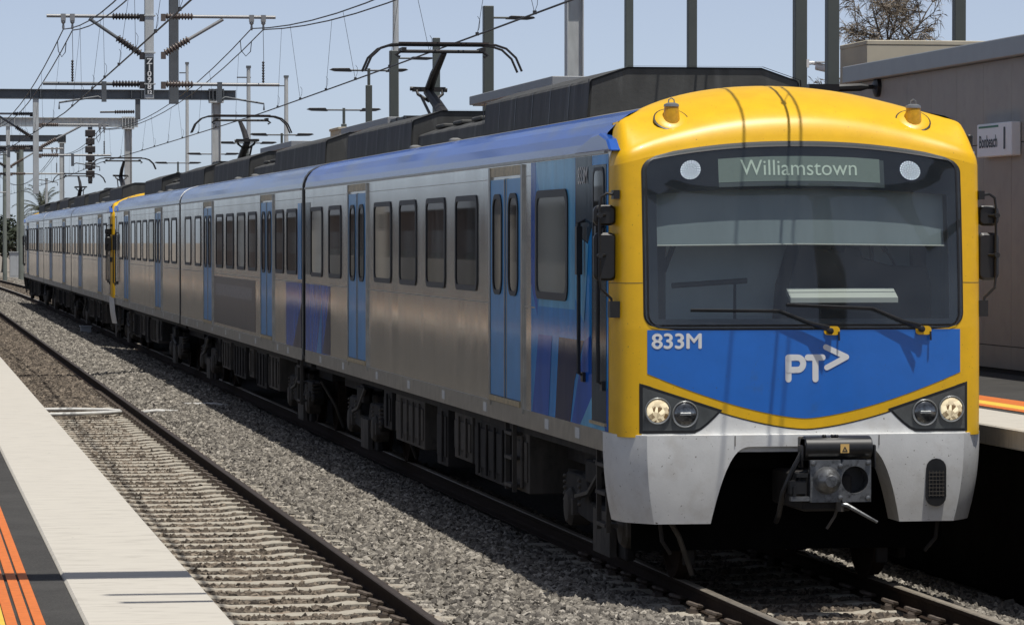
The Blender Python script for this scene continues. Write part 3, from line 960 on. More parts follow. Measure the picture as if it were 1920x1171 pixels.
    if cab:
        part('ladder' + str(sd), 'step_ladder', ladder, M['under2'], root, loc=(0, 0.85, -0.02))
    for cy in ((2.35, 18.6) if cab else (3.0, 19.6)):
        def bog(mb):
            for s in (-1, 1):
                mb.prism([(-1.75, 0.50), (-1.55, 0.72), (-0.6, 0.72), (-0.4, 0.52), (0.4, 0.52), (0.6, 0.72), (1.55, 0.72), (1.75, 0.50), (1.55, 0.40), (0.5, 0.34), (-0.5, 0.34), (-1.55, 0.40)], 'x', s * 1.08, s * 1.24)
                mb.box((s * 1.12, -1.0, 0.12), (s * 1.2, -0.2, 0.42))
                mb.box((s * 1.2, -0.32, 0.70), (s * 1.3, 0.32, 0.90))
            mb.box((-1.1, -0.3, 0.42), (1.1, 0.3, 0.8))
            mb.cur = 0
            for q in (-1.25, 1.25):
                mb.tube([(-0.9, q, 0.42), (0.9, q, 0.42)], 0.08, 8)
        bo = part('bogie', 'bogie', bog, M['under'], root, loc=(0, cy, 0), bev=0.015)
        for q in (-1.25, 1.25):
            for s in (-1, 1):
                part('wheel', 'wheel', lambda mb: mb.lathe([(0.45, -0.06), (0.45, -0.045), (0.425, -0.04), (0.42, 0.06), (0.36, 0.065), (0.33, 0.04), (0.12, 0.04), (0.11, 0.09), (0.02, 0.09)], (0, 0, 0), (1, 0, 0), 28), M['rail'], bo, smooth=True, loc=(s * 0.81, q, 0.425), rot=(0, 0, 0 if s > 0 else math.pi))
            def axb(mb):
                mb.lathe([(0.17, 0), (0.17, 0.16), (0.13, 0.20), (0.05, 0.21)], (sd * 1.10, 0, 0.42), (sd, 0, 0), 14)
                mb.box((sd * 1.12, -0.22, 0.36), (sd * 1.28, 0.22, 0.50))
            part('axb' + str(sd), 'axle_box', axb, M['under2'], bo, smooth=True, loc=(0, q, 0))
            for w in (-0.36, 0.36):
                part('spring' + str(sd), 'coil_spring', lambda mb: mb.tube([(sd * 1.18 + 0.07 * math.cos(k * 0.9), 0.07 * math.sin(k * 0.9), 0.44 + 0.0075 * k) for k in range(38)], 0.018, 5), M['under2'], bo, smooth='full', loc=(0, q + w, 0))
        def airs(mb):
            mb.lathe([(0.24, 0), (0.29, 0.05), (0.29, 0.11), (0.24, 0.16)], (sd * 1.0, 0, 0.80), (0, 0, 1), 16)
            mb.tube([(sd * 1.28, -0.5, 0.9), (sd * 1.3, 0.1, 0.62), (sd * 1.3, 0.7, 0.55)], 0.03, 6)
        part('airs' + str(sd), 'air_spring', airs, M['rubber'], bo, smooth=True)
        def sandpipe(mb):
            mb.tube([(sd * 1.15, -1.9, 0.75), (sd * 0.95, -1.95, 0.4), (sd * 0.82, -1.85, 0.08)], 0.022, 6)
            mb.box((sd * 1.28, -0.7, 0.13), (sd * 1.22, 0.05, 0.5))
        part('sandp' + str(sd), 'sand_pipe', sandpipe, M['under2'], bo)
    # side advert on the trailer, livery on the ends
    if trailer_ad:
        def ad(mb): mb.box((sd * HW, 7.2, 1.30), (sd * (HW + 0.004), 15.05, 2.13))
        part('ad', 'side_advert', ad, M['ad'], root)
        def adt(mb): mb.box((sd * (HW + 0.004), 7.7, 1.80), (sd * (HW + 0.006), 14.6, 2.0))
        part('adt', 'pale_lettering_strip', adt, M['adtext'], root)
        def endl(mb):
            X = sd * (HW + 0.004)
            mb.cur = 0; mb.poly([(X, 0.25, 1.25), (X, 0.25, 2.17), (X, 2.4, 2.17), (X, 2.4, 1.25)])
            X = sd * (HW + 0.006)
            mb.cur = 1; mb.poly([(X, 0.25, 1.25), (X, 0.25, 1.9), (X, 1.4, 1.25)])
            mb.cur = 2; mb.poly([(X, 0.25, 2.22), (X, 0.25, 3.3), (X, 0.75, 3.3), (X, 0.75, 2.22)])
        part('endl', 'livery_film', endl, [M['w_deep'], M['w_navy'], M['w_mid']], root)
    if cab:
        build_cab(root, sd, first)
    return root

def build_cab(root, sd, first):
    part('nose', 'cab_nose', nose_shell, M['yellow'], root, smooth=True)
    def bluep(mb):
        for i in range(1):
            cols = frange(-1.285, 1.285, 40)
            rows = []
            for k in range(9):
                rows.append([S(t, blue_low(t) + (WZ0 - 0.012 - blue_low(t)) * k / 8, 0.003) for t in cols])
            mb.grid(rows)
    part('bluep', 'blue_front_panel', bluep, M['blue'], root, smooth='full')
    def whitep(mb):
        cols = frange(-1.33, 1.33, 40)
        rows = []
        for k in range(5):
            rows.append([S(t, 1.10 + (yel_low(t) - 1.10) * k / 4, 0.004) for t in cols])
        mb.grid(rows)
    part('whitep', 'white_bumper_panel', whitep, M['apron'], root, smooth='full')
    def trim(mb):
        cols = frange(-1.33, 1.33, 40)
        mb.grid([[S(t, yel_low(t) - 0.004, 0.0055) for t in cols], [S(t, yel_low(t) + 0.006, 0.0055) for t in cols]])
    part('ytrim', 'panel_joint', trim, M['black'], root)
    for sg in (-1, 1):
        def pj(mb):
            cols = [1.315, 1.34, 1.38, 1.43, 1.465, 1.49, 1.51, 1.52]
            mb.grid([[S(sg * t, z, 0.0012) for t in cols] for z in (2.452, 2.457)])
        part('pj%d' % sg, 'panel_joint', pj, M['under2'], root)
    # the white valance with its arched opening for the coupler
    def apron(mb):
        AC = [(0, -0.055), (0.9, -0.05), (1.25, -0.040), (1.30, -0.034), (1.36, 0.035), (1.44, 0.13), (1.50, 0.22), (1.535, 0.33), (1.545, 0.56)]
        def A(t, z):
            cy = lerp_table(AC, abs(t))[0]
            k = max(0, (1.22 - z)) / 0.7
            return (t * (1 - (0.055 if abs(t) > 0.8 else 0.0) * k ** 2.2 * min(1, (abs(t) - 0.8) / 0.5)), cy + 0.06 * k * k, z)
        AZ = frange(0.53, 1.02, 7) + [1.05, 1.08, 1.105, 1.122, 1.134, 1.141, 1.145]
        def inner(z):      # half width of the opening
            if z >= 1.145: return 0.0
            k = (1.145 - z) / (1.145 - 0.53)
            return 0.45 + 0.325 * k ** 0.38
        cols = [-1.545, -1.54, -1.525, -1.50, -1.47, -1.44, -1.40, -1.36, -1.30, -1.25, -1.1, -0.95, -0.8, -0.7, -0.62, -0.575]
        cols = cols + [-0.4, -0.2, 0, 0.2, 0.4] + [-c for c in reversed(cols)]
        mb.grid([[A(t, z) for t in cols] for z in (1.145, 1.19, 1.225, 1.238)])
        mb.grid([[A(t, 1.238) for t in cols], [(A(t, 1.238)[0], A(t, 1.238)[1] + 0.09, 1.243) for t in cols]])
        for sg in (-1, 1):
            rows = []
            for z in AZ:
                h = inner(z - 1e-6)
                oc = [1.545, 1.54, 1.525, 1.50, 1.47, 1.44, 1.40, 1.36, 1.30, 1.25]
                rows.append([A(sg * c, z) for c in oc] + [A(sg * (1.25 + (h - 1.25) * k / 8), z) for k in range(1, 9)])
            mb.grid(rows)
            mb.grid([[A(sg * inner(z - 1e-6), z), (A(sg * inner(z - 1e-6), z)[0], 0.35, z)] for z in AZ])
            mb.grid([[A(sg * c, 0.53) for c in oc + [0.775]], [(A(sg * c, 0.53)[0] * 0.99, A(sg * c, 0.53)[1] + 0.06, 0.54) for c in oc + [0.775]]])
        mb.grid([[A(t, 1.145) for t in frange(-0.45, 0.45, 6)], [(t, 0.35, 1.10) for t in frange(-0.45, 0.45, 6)]])
    part('apron', 'valance', apron, M['apron'], root, smooth=True)
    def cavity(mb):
        mb.grid([[(t, 0.62, z) for t in (-1.3, 1.3)] for z in (0.27, 1.12)])  # dark sheet standing in for the deep shade beneath the nose
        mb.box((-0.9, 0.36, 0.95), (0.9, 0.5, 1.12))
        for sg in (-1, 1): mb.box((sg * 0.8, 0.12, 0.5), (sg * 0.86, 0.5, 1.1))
    part('cavity', 'coupler_recess', cavity, M['shadeblack'], root)
    for sg in (-1, 1):
        def seam(mb):
            mb.box((sg * 0.59 - 0.003, -0.058, 1.15), (sg * 0.59 + 0.003, -0.045, 1.232))
        part('aseam%d' % sg, 'panel_joint', seam, M['under2'], root)
    # windscreen, its dark border and what sits behind it
    def glassf(mb):
        patch(mb, [(z, -ws_half(z), ws_half(z)) for z in WROWS], 0.012, 20)
    part('glass', 'windscreen', glassf, MATS['windscreen_glass'], root, smooth='full')
    def gasket(mb):
        def loop(ins, off):
            up = [(ws_half(z) - ins, min(max(z, WZ0 + ins), WZ1 - ins)) for z in WROWS]
            top = [(t, WZ1 - ins) for t in frange(up[-1][0], -up[-1][0], 16)[1:-1]]
            dn = [(-t, z) for t, z in reversed(up)]
            bot = [(t, WZ0 + ins) for t in frange(-up[0][0], up[0][0], 16)[1:-1]]
            return [S(t, z, off) for t, z in up + top + dn + bot]
        o_, i_ = loop(-0.014, 0.004), loop(0.03, 0.017)
        n = len(o_)
        mb.add(o_ + i_, [(j, (j + 1) % n, n + (j + 1) % n, n + j) for j in range(n)])
    part('gasket', 'windscreen_seal', gasket, M['rubber'], root, smooth='full')
    def frit(mb):
        for sg in (-1, 1):
            rows = []
            for z in frange(WZ0 + 0.01, 3.2, 14):
                h = ws_half(z)
                rows.append([S(sg * (h - 0.002), z, 0.0), S(sg * (h - 0.05), z, 0.0), S(sg * min(h - 0.055, 1.195), z, 0.0)])
            mb.grid(rows)
        rows = [z for z in WROWS if z > 3.2] 
        patch(mb, [(z, -ws_half(z) + 0.002, ws_half(z) - 0.002) for z in [3.2] + rows[:-1] + [WZ1 - 0.003]], 0.0, 20)
        patch(mb, [(z, -ws_half(z) + 0.004, ws_half(z) - 0.004) for z in frange(WZ0 + 0.003, WZ0 + 0.075, 5)], 0.0005, 20)
    part('frit', 'windscreen_border', frit, M['frit'], root, smooth='full')
    def interior(mb):
        mb.grid([[(-1.4, 1.0, z), (1.4, 1.0, z)] for z in (1.3, 3.6)])
        mb.grid([[(sg_, 0.35, z) for z in (1.9, 3.5)] for sg_ in (-1.40,)] + [[(-1.40, 1.55, z) for z in (1.9, 3.5)]])
        mb.grid([[(1.40, 0.35, z) for z in (1.9, 3.5)], [(1.40, 1.55, z) for z in (1.9, 3.5)]])
    part('interior', 'cab_bulkhead', interior, M['cabgrey'], root)
    def ceil(mb):
        mb.box((-1.4, 0.36, 3.46), (1.4, 1.55, 3.5))
        mb.box((-1.4, 0.16, 1.6), (1.4, 1.55, 1.95))
        mb.box((-1.14, 0.5, 1.9), (-1.04, 0.6, 3.5))  # these posts and rods imitate dark shapes reflected in the windscreen
        mb.box((1.02, 0.5, 1.9), (1.13, 0.6, 3.5))
        mb.tube([(-1.05, 0.6, 2.5), (-0.72, 0.7, 3.3)], 0.022, 6)
        mb.tube([(-1.0, 0.45, 2.42), (-0.38, 0.45, 2.46)], 0.022, 6)
        mb.tube([(-0.48, 0.45, 2.46), (-0.48, 0.45, 1.95)], 0.012, 6)
        mb.tube([(0.62, 0.42, 3.4), (0.68, 0.5, 2.45)], 0.018, 6)
        mb.tube([(0.98, 0.6, 2.4), (0.86, 0.55, 2.62), (0.78, 0.5, 2.72)], 0.010, 6)
        mb.tube([(0.79, 0.5, 2.70), (0.75, 0.48, 2.75)], 0.024, 6)
    part('ceil', 'cab_fittings_and_reflections', ceil, M['cabdark'], root)
    def hood(mb):
        mb.prism([(-0.08, 1.95), (-0.04, 2.42), (0.06, 2.755), (0.42, 2.69), (0.44, 2.745), (0.56, 2.72), (0.58, 2.645), (0.80, 2.585), (1.12, 2.57), (1.16, 2.42), (1.16, 1.95)], 'y', 0.44, 0.9)
    part('hood', 'instrument_hood', hood, M['cabdark'], root, bev=0.01)
    def desk(mb):
        mb.prism([(0.15, 2.325), (0.30, 2.40), (0.30, 2.36), (0.15, 2.285)], 'x', -0.09, 0.80)
    part('desk', 'desk_edge', desk, M['deskwhite'], root)
    def blind(mb):
        rows = []
        for z in frange(2.757, 3.22, 3):
            rows.append([(p[0], p[1] + 0.10, p[2]) for p in (S(t, z) for t in frange(-1.19, 1.19, 10))])
        mb.grid(rows)
    part('blind', 'sun_blind', blind, M['blind'], root)
    def rod(mb):
        mb.tube([(-1.19, 0.15, 2.742), (0, 0.135, 2.755), (1.19, 0.15, 2.742)], 0.006, 6)
    part('rod', 'blind_rail', rod, M['deskwhite'], root)
    # destination display with lettering
    def disp(mb):
        flat_quad(mb, -0.675, 0.655, 3.262, 3.462, 0.004)
    dp = part('disp', 'destination_display', disp, M['display'], root)
    def dbar(mb): flat_quad(mb, -0.675, 0.675, 3.222, 3.258, 0.005)
    part('dbar', 'lower_bezel', dbar, mat('display_bezel', (0.075, 0.085, 0.085), 0.4), dp)
    def drim(mb): flat_quad(mb, 0.655, 0.69, 3.222, 3.455, 0.0045)
    part('drim', 'side_bezel', drim, MATS['display_bezel'], dp)
    if first:
        me = text_mesh('Williamstown', 0.178, 0.97, 0.0, M['disptext'])
        link('lettering', drape(me, -0.01, 3.362, 0.007), dp)
    for sg in (-1, 1):
        def marker(mb): mb.poly([S(sg * 0.905 + 0.086 * math.cos(k * math.pi / 12), 3.392 + 0.086 * math.sin(k * math.pi / 12), 0.006) for k in range(24)][::-1])
        def mdots(mb):
            for ring, cnt in ((0.0, 1), (0.020, 6), (0.041, 12), (0.061, 18), (0.077, 22)):
                for k in range(cnt):
                    a_ = 2 * math.pi * k / cnt + ring * 9
                    cx_, cz_ = sg * 0.905 + ring * math.cos(a_), 3.392 + ring * math.sin(a_)
                    mb.poly([S(cx_ + 0.0060 * math.cos(q * math.pi / 3), cz_ + 0.0060 * math.sin(q * math.pi / 3), 0.009) for q in range(6)][::-1])
        mo = part('marker%d' % sg, 'marker_light', marker, M['led'], root)
        part('mdots%d' % sg, 'led_cluster', mdots, M['leddot'], mo)
    # headlamp clusters
    for sg in (-1, 1):
        def hous(mb, e=0.0, off=0.007):
            # wedge: tall at the outside, pointed inwards
            rows = []
            cols = frange(1.335 + e, 0.70 - e * 1.5, 12)
            for t in cols:
                k = (1.335 - t) / 0.635
                zt = 1.635 - 0.205 * k + e
                zb = 1.262 - e + (0.0 if k < 0.68 else 0.165 * ((k - 0.68) / 0.32) ** 1.3)
                rows.append((t, zb, zt))
            g0 = [S(sg * t, zb, off) for t, zb, zt in rows]
            g1 = [S(sg * t, zt, off) for t, zb, zt in rows]
            mb.grid([g0, g1])
            edge = g0 + g1[::-1]
            n = len(edge)
            back = [(p[0], p[1] + 0.02, p[2]) for p in edge]
            mb.add(edge + back, [(j, (j + 1) % n, n + (j + 1) % n, n + j) for j in range(n)])
        hb = part('hrim%d' % sg, 'headlamp_cluster', lambda mb: hous(mb, 0.012, 0.006), M['rubber'], root)
        part('hous%d' % sg, 'lamp_housing', lambda mb: hous(mb, -0.012, 0.010), M['housing'], hb)
        for t_, z_, on in ((1.205, 1.432, True), (0.985, 1.405, False)):
            p = S(sg * t_, z_, 0.012)
            def ring(mb): mb.lathe([(0.104, 0.0), (0.107, 0.012), (0.101, 0.02), (0.093, 0.016), (0.091, 0.004)], (0, 0, 0), (0, -1, 0), 28)
            ro_ = part('lring', 'lamp_ring', ring, M['lampring'], hb, smooth=True, loc=p)
            def lens(mb): mb.lathe([(0.091, 0.012), (0.083, 0.02), (0.055, 0.028), (0.02, 0.031)], (0, 0, 0), (0, -1, 0), 24)
            part('lens%d' % on, 'lamp_lens', lens, M['lampon'] if on else M['lampoff'], ro_, smooth=True)
            if not on:
                part('lbar', 'lamp_shield', lambda mb: mb.box((-0.045, -0.034, -0.008), (0.045, -0.02, 0.014)), M['lampring'], ro_, bev=0.004)
    # number and operator mark on the front
    if first:
        mb = MB()
        for k, (dx, dz) in enumerate(((-0.005, 0), (0.005, 0), (0, 0.004), (0, -0.004), (0, 0))):
            me = text_mesh('833M', 0.168, 1.08, 0.0, M['white'])
            drape(me, -1.045 + dx, 1.978 + dz, 0.0052 + 0.0004 * k)
            mb.add([v.co for v in me.vertices], [tuple(p.vertices) for p in me.polygons])
        obj('fleet_number', mb, M['white'], root)
        def logo(mb):
            w = 0.050
            bowl = [(-0.141, 1.85)] + [(-0.07, 1.85)] + [(-0.066 + 0.046 * math.cos(R(a)), 1.801 + 0.049 * math.sin(R(a))) for a in range(70, -91, -20)] + [(-0.141, 1.752)]
            stroke(mb, [(-0.141, 1.85), (-0.141, 1.677)], w, 0.0045)
            stroke(mb, bowl, w, 0.0045)
            stroke(mb, [(0.017, 1.85), (0.139, 1.85)], w, 0.0045)
            stroke(mb, [(0.080, 1.85), (0.080, 1.677)], w, 0.0045)
            stroke(mb, [(0.165, 1.933), (0.336, 1.853), (0.174, 1.769)], w * 0.9, 0.0045)
        part('logo', 'operator_mark', logo, M['white'], root)
    # wipers
    def wiper(a, b, c):
        def fn(mb):
            pa, pb, pc = S(a[0], a[1], 0.035), S(b[0], b[1], 0.05), S(c[0], c[1], 0.045)
            mb.tube([pa, pb], 0.0085, 6)
            mb.tube([(pa[0], pa[1] + 0.012, pa[2] - 0.012), (pb[0], pb[1] + 0.02, pb[2] - 0.012)], 0.006, 5)
            mb.tube([((pa[0] + pb[0]) / 2, pa[1] - 0.01, (pa[2] + pb[2]) / 2), pb, pc], [0.007, 0.010, 0.015], 6)
            mb.lathe([(0.026, 0), (0.026, 0.05), (0.018, 0.055)], (pc[0], pc[1] + 0.04, pc[2]), (0, -1, 0), 12)
            # flag plate of the wiper arm
            k = 0.62
            q = [pb[i] + (pc[i] - pb[i]) * k for i in range(3)]
            mb.tube([q, (pc[0] - 0.02, pc[1] - 0.05, pc[2] + 0.03)], 0.014, 5)
        return fn
    for i, (a, b, c) in enumerate((((-0.937, 2.236), (-0.22, 2.226), (0.195, 2.062)), ((-0.155, 2.276), (0.547, 2.244), (0.952, 2.075)))):
        wo = part('wiper%d' % i, 'wiper', wiper(a, b, c), M['black'], root, smooth=True)
        def base(mb): mb.prism(rrect(c[0] + 0.02, 2.064, 0.13, 0.07, 0.03), 'y', S(0, 2.07, 0.012)[1], S(0, 2.07, 0.0)[1])
        part('wbase%d' % i, 'wiper_mount', base, M['yellow'], wo)
        part('wnoz%d' % i, 'washer_nozzle', lambda mb: mb.tube([(c[0] + 0.075, S(0, 2.0, 0.02)[1], 2.055), (c[0] + 0.075, S(0, 2.0, 0.03)[1], 1.985)], 0.008, 6), M['black'], wo)
    # roof beacons on the brow
    for sg in (-1, 1):
        p = S(sg * 1.03, 3.90)
        def collar(mb): mb.lathe([(0.135, -0.05), (0.135, 0.0), (0.11, 0.012), (0.05, 0.014)], (0, 0, 0), (0, -0.62, 0.78), 24)
        bo = part('bcollar%d' % sg, 'beacon', collar, M['yellow'], root, smooth=True, loc=(p[0], p[1] - 0.02, p[2] + 0.01))
        def bgroove(mb): mb.lathe([(0.147, -0.06), (0.147, -0.004), (0.136, -0.002)], (0, 0, 0), (0, -0.62, 0.78), 24)
        part('bgroove', 'beacon_seal', bgroove, M['black'], bo)
        part('bbody', 'beacon_lamp', lambda mb: mb.lathe([(0.072, -0.06), (0.067, 0.02), (0.058, 0.10), (0.054, 0.115)], (0, 0, 0), (0, 0, 1), 20), M['amber'], bo, smooth=True)
        part('bcap', 'beacon_cap', lambda mb: mb.lathe([(0.064, 0.10), (0.060, 0.12), (0.03, 0.132)], (0, 0, 0), (0, 0, 1), 20), M['lampring'], bo, smooth=True)
        part('bloop', 'lifting_loop', lambda mb: mb.tube([(-0.024, 0, 0.125), (-0.022, 0, 0.155), (0, 0, 0.170), (0.022, 0, 0.155), (0.024, 0, 0.125)], 0.005, 6), M['lampring'], bo, smooth=True)
    # mirrors on both sides
    for sg in ((-1, 1) if sd < 0 else ()):
        def mframe(mb):
            X = sg * 1.625
            mb.tube([(sg * 1.49, 0.22, 3.15), (sg * 1.58, 0.22, 3.16), (X, 0.22, 3.13), (X + sg * 0.012, 0.22, 3.05), (X + sg * 0.012, 0.22, 2.5), (X, 0.22, 2.40), (sg * 1.54, 0.22, 2.32), (sg * 1.53, 0.22, 2.22)], 0.0115, 7)
            mb.box((sg * 1.48, 0.18, 3.115), (sg * 1.53, 0.28, 3.185))
            mb.box((sg * 1.48, 0.17, 2.17), (sg * 1.56, 0.28, 2.30))
            for z in (2.985, 2.665):
                mb.lathe([(0.022, 0), (0.022, 0.07)], (X + sg * 0.012, 0.17, z), (0, 1, 0), 8)
                mb.tube([(X + sg * 0.012, 0.19, z), (sg * 1.58, 0.26, z)], 0.014, 6)
        mfo = part('mframe%d' % sg, 'mirror_bracket', mframe, M['black'], root, smooth=True)
        for zc, h, w in ((2.985, 0.165, 0.18), (2.655, 0.385, 0.18)):
            def mir(mb): mb.prism(rrect(sg * 1.585, 0, w, h, 0.05), 'y', 0.245, 0.335)
            part('mir%.2f%d' % (h, sg), 'mirror', mir, M['black'], mfo, bev=0.02, loc=(0, 0, zc))
    # black lip at the top right corner and handrails by the cab door
    part('sidecam', 'side_camera', lambda mb: mb.prism(rrect(1.50, 3.585, 0.05, 0.13, 0.02), 'y', 0.5, 0.66), M['black'], root, bev=0.01)
    def rails_(mb):
        X = sd * (HW + 0.055)
        for yy, z0, z1 in ((1.48, 1.66, 2.95), (0.62, 1.62, 2.9)):
            mb.tube([(sd * HW, yy, z0), (X, yy, z0 + 0.02), (X, yy, z1 - 0.02), (sd * HW, yy, z1)], 0.017, 6)
            mb.box((sd * HW, yy - 0.05, z0 - 0.05), (sd * (HW + 0.03), yy + 0.05, z0 + 0.03))
            mb.box((sd * (HW + 0.03), yy - 0.04, 2.5), (sd * (HW + 0.08), yy + 0.04, 2.9))
    part('hrails%d' % sd, 'cab_handrail', rails_, M['black'], root, smooth=True)
    def cdoor(mb): mb.box((sd * HW, 0.52, 1.31), (sd * (HW + 0.006), 1.15, 3.40))
    cd = part('cdoor%d' % sd, 'cab_door', cdoor, M['w_slate'] if first else M['steel'], root)
    def csill(mb): mb.box((sd * HW, 0.5, 1.285), (sd * (HW + 0.025), 1.17, 1.31))
    part('csill%d' % sd, 'door_sill', csill, M['gold'], cd)
    def cwin(mb):
        pts = rrect(0.84, 3.02, 0.48, 0.72, 0.09)
        n = len(pts)
        inn = rrect(0.84, 3.02, 0.42, 0.66, 0.07)
        vs = [(sd * (HW + 0.013), p[0], p[1]) for p in pts] + [(sd * (HW + 0.013), p[0], p[1]) for p in inn] + [(sd * HW, p[0], p[1]) for p in pts]
        mb.cur = 0
        mb.add(vs, [(j, (j + 1) % n, n + (j + 1) % n, n + j) for j in range(n)] + [(j, (j + 1) % n, 2 * n + (j + 1) % n, 2 * n + j) for j in range(n)])
        mb.cur = 1
        mb.poly([(sd * (HW + 0.010), p[0], p[1]) for p in inn])
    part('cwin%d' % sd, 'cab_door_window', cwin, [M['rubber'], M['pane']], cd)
    # big cab side window
    def ring(mb):
        o_ = rrect(3.06, 2.745, 1.62, 0.96, 0.14); i_ = rrect(3.06, 2.745, 1.46, 0.83, 0.10)
        n = len(o_)
        vs = [(sd * HW, *p) for p in o_] + [(sd * (HW + 0.016), *p) for p in o_] + [(sd * (HW + 0.016), *p) for p in i_] + [(sd * (HW + 0.006), *p) for p in i_]
        mb.add(vs, [(k * n + j, k * n + (j + 1) % n, (k + 1) * n + (j + 1) % n, (k + 1) * n + j) for k in range(3) for j in range(n)])
    rw = part('cabwin%d' % sd, 'window', ring, M['rubber'], root)
    def pn(mb): mb.poly([(sd * (HW + 0.008), *p) for p in rrect(3.06, 2.745, 1.47, 0.84, 0.10)])
    part('cabpane%d' % sd, 'pane', pn, mat('curtained_pane', (0.085, 0.105, 0.105), 0.06, var=0.18, scale=2.2, stretch=(1, 5, 0.15), spec=0.6), rw)
    # end of roof gutter: a blue cap over the cab corner
    for sg in (sd,):
        def cap(mb):
            pr_ = [(0.26, 3.500), (0.42, 3.60), (0.75, 3.655), (1.1, 3.64), (1.7, 3.56), (1.9, 3.50)]
            mb.prism(pr_, 'x', sg * 1.44, sg * 1.545)
        part('cap%d' % sg, 'corner_cap', cap, M['roofblue'], root, bev=0.015)
    # yellow shadow-side strip ends at the dark bracket under the body corner
    for sg in (-1, 1):
        part('cbrk%d' % sg, 'corner_bracket', lambda mb: mb.box((sg * 1.40, 0.36, 1.06), (sg * 1.515, 0.56, 1.22)), M['black'], root, bev=0.01)
    # coupler
    co = part('coupler', 'coupler', lambda mb: mb.box((-0.18, -0.55, 0.66), (0.22, 0.5, 0.95)), M['under'], root, bev=0.02, loc=(0.02, 0, 0))
    CX, CY = 0.115, -0.60
    def plate(mb):
        hole = [(CX + 0.115 + 0.108 * math.cos(2 * math.pi * k / 24), 0.908 + 0.108 * math.sin(2 * math.pi * k / 24)) for k in range(24)]
        x0, x1, z0, z1 = CX - 0.245, CX + 0.245, 0.735, 1.065
        outer = []
        hx, hz = CX + 0.115, 0.908
        for k in range(24):
            a_ = 2 * math.pi * k / 24
            dx, dz = math.cos(a_), math.sin(a_)
            s_ = min(((x1 - hx) if dx > 0 else (CX - 0.0 - hx)) / dx if abs(dx) > 1e-6 else 9, ((z1 - hz) if dz > 0 else (z0 - hz)) / dz if abs(dz) > 1e-6 else 9)
            outer.append((hx + dx * s_, hz + dz * s_))
        for y_, fl in ((CY, 1), (CY + 0.05, -1)):
            vs = [(p[0], y_, p[1]) for p in hole] + [(p[0], y_, p[1]) for p in outer]
            mb.add(vs, [(j, (j + 1) % 24, 24 + (j + 1) % 24, 24 + j) for j in range(24)])
        mb.add([(p[0], CY, p[1]) for p in hole] + [(p[0], CY + 0.16, p[1]) for p in hole], [(j, (j + 1) % 24, 24 + (j + 1) % 24, 24 + j) for j in range(24)])
        mb.box((x0, CY, z0), (CX, CY + 0.05, z1))
        # corners the fan leaves open
        mb.box((x1 - 0.03, CY + 0.001, z1 - 0.07), (x1, CY + 0.05, z1)); mb.box((x1 - 0.03, CY + 0.001, z0), (x1, CY + 0.05, z0 + 0.07))
        mb.box((CX - 0.40, CY + 0.01, z0 + 0.01), (x0, CY + 0.07, z0 + 0.045))
        for bx, bz in ((CX - 0.005, 1.02), (CX - 0.005, 0.77), (CX + 0.22, 0.765), (CX + 0.22, 1.04), (CX - 0.22, 1.04)):
            mb.lathe([(0.02, 0), (0.02, 0.02), (0.012, 0.024)], (bx, CY, bz), (0, -1, 0), 8)
    part('cplate', 'coupler_face', plate, M['coupler'], co, smooth=True)
    part('cball', 'coupler_cone', lambda mb: mb.lathe([(0.108, 0), (0.104, 0.05), (0.088, 0.10), (0.058, 0.14), (0.05, 0.16), (0.045, 0.165)], (CX - 0.115, CY, 0.908), (0, -1, 0), 26), M['coupler'], co, smooth=True)
    part('cdark', 'coupler_socket', lambda mb: mb.lathe([(0.11, 0), (0.11, 0.02)], (CX + 0.115, CY + 0.15, 0.908), (0, 1, 0), 20), M['black'], co)
    def ebox(mb):
        mb.prism(rrect(1.145, 0, 0.01, 0.01, 0.004, 1), 'x', 0, 0.001) if False else None
        pts = [(CY + 0.12 + 0.11 * math.cos(2 * math.pi * k / 16), 1.155 + 0.095 * math.sin(2 * math.pi * k / 16)) for k in range(16)]
        mb.prism(pts, 'x', CX - 0.275, CX + 0.265)
        mb.box((CX - 0.275, CY + 0.05, 1.155), (CX + 0.265, CY + 0.30, 1.235))
        for q in (-0.13, -0.06, -0.03): mb.box((CX + q, CY + 0.06, 1.235), (CX + q + 0.03, CY + 0.1, 1.262))
        for sg in (-1, 1): mb.box((CX + sg * 0.285, CY + 0.05, 1.0), (CX + sg * 0.30, CY + 0.2, 1.18))
    part('ebox', 'electric_head_cover', ebox, M['black'], co, smooth=True, bev=0.008)
    def wlab(mb): mb.grid([[(CX + 0.0 + 0.07 * i, CY + 0.008 - 0.0, 1.12 + 0.07 * j) for i in (0, 1)] for j in (0, 1)])
    lab_o = part('wlab', 'warning_label', wlab, M['warn'], co)
    part('wtri', 'warning_triangle', lambda mb: mb.add([(CX + 0.012, CY + 0.006, 1.13), (CX + 0.058, CY + 0.006, 1.13), (CX + 0.035, CY + 0.006, 1.172), (CX + 0.024, CY + 0.006, 1.137), (CX + 0.046, CY + 0.006, 1.137), (CX + 0.035, CY + 0.006, 1.157)], [(0, 1, 4, 3), (1, 2, 5, 4), (2, 0, 3, 5)]), M['signblack'], lab_o)
    def chose(mb):
        mb.tube([(CX - 0.28, CY + 0.12, 1.12), (CX - 0.36, CY + 0.12, 0.98), (CX - 0.43, CY + 0.15, 0.8), (CX - 0.44, CY + 0.25, 0.62), (CX - 0.40, CY + 0.5, 0.55)], 0.022, 8)
        mb.tube([(CX - 0.24, CY + 0.1, 0.98), (CX - 0.32, CY + 0.1, 0.95), (CX - 0.33, CY + 0.14, 0.88)], 0.014, 6)
        mb.box((CX - 0.40, CY + 0.03, 0.80), (CX - 0.27, CY + 0.2, 0.90))
        mb.box((CX - 0.35, CY + 0.02, 0.93), (CX - 0.26, CY + 0.1, 0.96))
        mb.box((CX - 0.38, CY + 0.005, 0.78), (CX - 0.36, CY + 0.03, 0.86))
